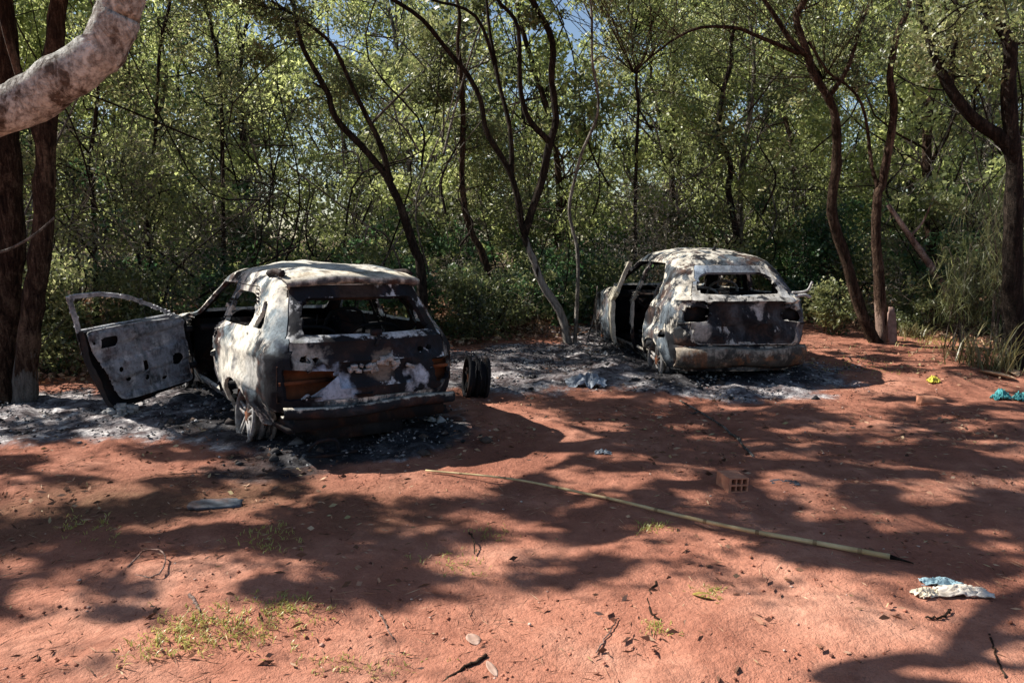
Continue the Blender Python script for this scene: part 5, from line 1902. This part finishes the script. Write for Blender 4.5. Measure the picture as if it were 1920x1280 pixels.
stick('fallen_twig', 'thin stalk left of the pale dead leaf in the foreground', [(705, 1140), (722, 1170), (738, 1200)], 0.004, 0.003, BARK_PEEL, 9)
stick('fallen_twig', 'curled dark twig near the small green tuft at centre', [(880, 1000), (888, 1020), (890, 1040)], 0.006, 0.004, TW_D, 10, 0.03)
stick('fallen_twig', 'pale thin branch crossing the dark trunk at the left edge', [(2, 760), (60, 770), (120, 790)], 0.012, 0.008, BARK_GREY, 11)

# thin dead branches hanging at the left edge
a = Acc()
a.tube(resample(line([(-30, 476), (10, 470), (50, 450), (80, 428), (102, 408)], 6.2), 16), np.linspace(0.014, 0.008, 16), 6)
bt = link('hanging_branch', a.build('hanging_branch', BARK_GREY, True))
tag(bt, 'thin pale bare branch crossing in front of the left-edge trunks', 'branch')

# ------------------------------------------------------------------ loose ground cover
r6 = np.random.default_rng(66)


def tri_pebbles(name, label, cat, pts, rmin, rmax, mat, r):
    """small irregular stones"""
    base = np.array([[0, 0, 1], [1, 0, 0], [0, 1, 0], [-1, 0, 0], [0, -1, 0], [0, 0, -1]], float)
    tri = np.array([[0, 1, 2], [0, 2, 3], [0, 3, 4], [0, 4, 1], [5, 2, 1], [5, 3, 2], [5, 4, 3], [5, 1, 4]])
    n = len(pts)
    sz = r.uniform(0, 1, (n, 1, 1)) ** 3 * (rmax - rmin) + rmin
    V = base[None] * sz * (1 + r.normal(size=(n, 6, 3)) * 0.22) * np.array([1.2, 1.0, 0.65])
    ang = r.uniform(0, 6.28, n)
    c, s_ = np.cos(ang), np.sin(ang)
    x = V[..., 0] * c[:, None] - V[..., 1] * s_[:, None]
    y = V[..., 0] * s_[:, None] + V[..., 1] * c[:, None]
    V = np.stack([x, y, V[..., 2]], -1) + pts[:, None, :]
    T = (tri[None] + (np.arange(n) * 6)[:, None, None]).reshape(-1, 3)
    o = link(name, mesh_np(name, V.reshape(-1, 3), T, mat))
    tag(o, label, cat, kind='stuff')


def soil_points(n, x0, x1, y0, y1, r, dens=None):
    x, y = r.uniform(x0, x1, n), r.uniform(y0, y1, n)
    if dens is not None:
        k = r.uniform(size=n) < dens(x, y)
        x, y = x[k], y[k]
    return np.stack([x, y, gz(x, y)], 1)


def island_mat(name, stops, rough=0.9):
    m, nt = new_mat(name)
    t = NT(nt)
    g = t.n('ShaderNodeNewGeometry')
    t.out(t.ramp(g.outputs['Random Per Island'], stops), rough)
    return m


P = soil_points(13000, -5, 5, 2.4, 9, r6, lambda x, y: 0.25 + 0.75 * (fbm(xy0(x, y, 1.2), 13, 3) > .5))
P[:, 2] += 0.002
tri_pebbles('soil_crumbs', 'reddish soil crumbs and small stones scattered over the clearing', 'soil crumbs', P, 0.002, 0.013,
            island_mat('soil_crumbs', [(0.0, (0.10, 0.04, 0.028)), (0.5, (0.24, 0.085, 0.05)), (0.85, (0.42, 0.17, 0.11)), (1.0, (0.55, 0.45, 0.38))]), r6)
# ash clinker and charcoal around the cars
P = soil_points(52000, -7, 6, 5.2, 13, r6, lambda x, y: np.clip(ash_amount(x, y) * 1.3 - .15, 0, 1) ** 1.2 * 0.8)
P[:, 2] += 0.012 + r6.uniform(0, 0.03, len(P)) * ash_amount(P[:, 0], P[:, 1])
P = P[fbm(P * 1.1, 29, 3) > r6.uniform(0.25, 0.58, len(P))]
tri_pebbles('ash_clinker', 'white ash, charcoal and clinker strewn around the burned cars', 'ash', P, 0.003, 0.022,
            island_mat('ash_clinker', [(0.0, (0.015, 0.015, 0.018)), (0.4, (0.06, 0.06, 0.066)), (0.7, (0.17, 0.17, 0.18)), (0.88, (0.32, 0.32, 0.32)), (1.0, (0.55, 0.54, 0.53))], 0.95), r6)
# thin ash flakes
P = soil_points(26000, -7, 6, 5.2, 13, r6, lambda x, y: np.clip(ash_amount(x, y) * 1.4 - .2, 0, 1))
P[:, 2] += 0.03 + r6.uniform(0, 0.035, len(P))
P = P[fbm(P * 0.9 + 7, 23, 3) > r6.uniform(0.30, 0.65, len(P))]
V, q = leaf_quads(P, 0.036, 0.018, r6, 0, 0.8)
tag(link('ash_flakes', mesh_np('ash_flakes', V, q, island_mat('ash_flakes', [(0.0, (0.015, 0.015, 0.018)), (0.5, (0.06, 0.06, 0.066)), (0.75, (0.20, 0.20, 0.21)), (1.0, (0.45, 0.44, 0.43))]))), 'flakes of grey and white ash on the burnt ground', 'ash', kind='stuff')
# fallen leaves and needles
P = soil_points(26000, -6.5, 7, 2.4, 12.5, r6, lambda x, y: 0.05 + 0.5 * (fbm(xy0(x, y, 0.7), 15, 3) > .52) + 0.9 * np.clip(1 - np.hypot((x + 2.2) / 2.6, (y - 4.8) / 1.4), 0, 1) + 0.6 * (y > forest_edge(x) - 1.2))
P[:, 2] += 0.008
V, q = leaf_quads(P, 0.045 , 0.009, r6, 0, 0.9)
lm = island_mat('leaf_litter', [(0.0, (0.06, 0.03, 0.02)), (0.3, (0.17, 0.085, 0.05)), (0.65, (0.36, 0.20, 0.13)), (0.9, (0.50, 0.36, 0.24)), (1.0, (0.34, 0.30, 0.14))])
tag(link('leaf_litter', mesh_np('leaf_litter', V, q, lm)), 'thin brown leaf litter scattered over the red soil', 'leaf litter', kind='stuff')
# larger curled dead leaves gathered in patches
P = soil_points(9000, -6, 6.5, 2.6, 11, r6, lambda x, y: np.clip((fbm(xy0(x, y, 0.9), 52, 3) - 0.47) * 3.5, 0.015, 0.7) * np.interp(y, [2.6, 4, 6], [0.25, 0.7, 1.0]))
P[:, 2] += 0.010
V, q = leaf_quads(P, 0.06, 0.026, r6, 0, 0.8)
tag(link('dead_leaves', mesh_np('dead_leaves', V, q, lm)), 'curled brown dead leaves gathered in patches on the soil', 'leaf litter', kind='stuff')
# forest-floor litter
P = soil_points(42000, -13, 13, 8, 18, r6, lambda x, y: 1.0 * (y > forest_edge(x) - 0.5))
P[:, 2] += 0.03 + r6.uniform(0, .05, len(P))
V, q = leaf_quads(P, 0.09, 0.04, r6, 0, 0.6)
tag(link('forest_litter', mesh_np('forest_litter', V, q, lm)), 'dead leaves covering the floor under the trees', 'leaf litter', kind='stuff')
# short grass in the soil
Vs, Qs, k = [], [], 0
for (u0, v0, ru, rv, n, L) in ((400, 1178, 115, 36, 170, 0.04), (540, 1140, 70, 24, 80, 0.035), (505, 1010, 60, 25, 50, 0.04), (860, 1055, 60, 18, 35, 0.03), (920, 1003, 40, 16, 25, 0.03), (170, 990, 60, 30, 40, 0.04), (1225, 990, 30, 12, 40, 0.035),
                              (300, 1210, 60, 30, 50, .04), (1330, 1115, 30, 12, 40, .04), (1230, 1175, 25, 10, 24, .03), (1760, 640, 90, 16, 160, .10), (1600, 690, 110, 16, 60, .05), (640, 1250, 120, 20, 40, .03)):
    c0, c1, c2 = hit(u0, v0), hit(u0 + ru, v0), hit(u0, v0 - rv)
    G = c0 + r6.normal(size=(n, 1)) * .55 * (c1 - c0) + r6.normal(size=(n, 1)) * .55 * (c2 - c0)
    G[:, 2] = gz(G[:, 0], G[:, 1])
    for p in G:
        V, q = blades(p, 3, 0.012, L, 0.006, 1.0, r6)
        Vs.append(V)
        Qs.append(q + k)
        k += len(V)
tag(link('short_grass', mesh_np('short_grass', np.vstack(Vs), np.vstack(Qs), leaf_mat('short_yellow_grass', [(0.0, (0.20, 0.20, 0.04)), (0.5, (0.36, 0.36, 0.09)), (1.0, (0.50, 0.44, 0.18))], 0.4))),
    'sparse short yellow-green grass growing in the red soil', 'grass', kind='stuff')

# dry needles and straw lying in loose drifts
P = soil_points(9000, -5, 5, 2.4, 9, r6, lambda x, y: np.clip((fbm(xy0(x, y, 1.4), 35, 3) - 0.44) * 4, 0.02, 1))
P[:, 2] += 0.006
V, q = leaf_quads(P, 0.095, 0.0035, r6, 0, 0.95)
tag(link('dry_needles', mesh_np('dry_needles', V, q, island_mat('dry_needles', [(0.0, (0.10, 0.05, 0.03)), (0.5, (0.36, 0.20, 0.12)), (1.0, (0.56, 0.42, 0.28))]))), 'dry needles and straw lying loose on the red soil', 'needles', kind='stuff')

# larger burnt lumps and shards near the wrecks
P = soil_points(6000, -6, 6, 5.6, 13, r6, lambda x, y: np.clip(char_amount(x, y) * 1.2 - 0.1, 0, 1) * 0.5 + 0.22 * ash_amount(x, y))
P[:, 2] += 0.02
tri_pebbles('burnt_debris', 'charred lumps and metal shards scattered against the burned cars', 'debris', P, 0.012, 0.075,
            island_mat('burnt_debris', [(0.0, (0.010, 0.010, 0.012)), (0.5, (0.035, 0.034, 0.036)), (0.75, (0.09, 0.06, 0.045)), (0.92, (0.25, 0.25, 0.26)), (1.0, (0.45, 0.45, 0.45))]), r6)
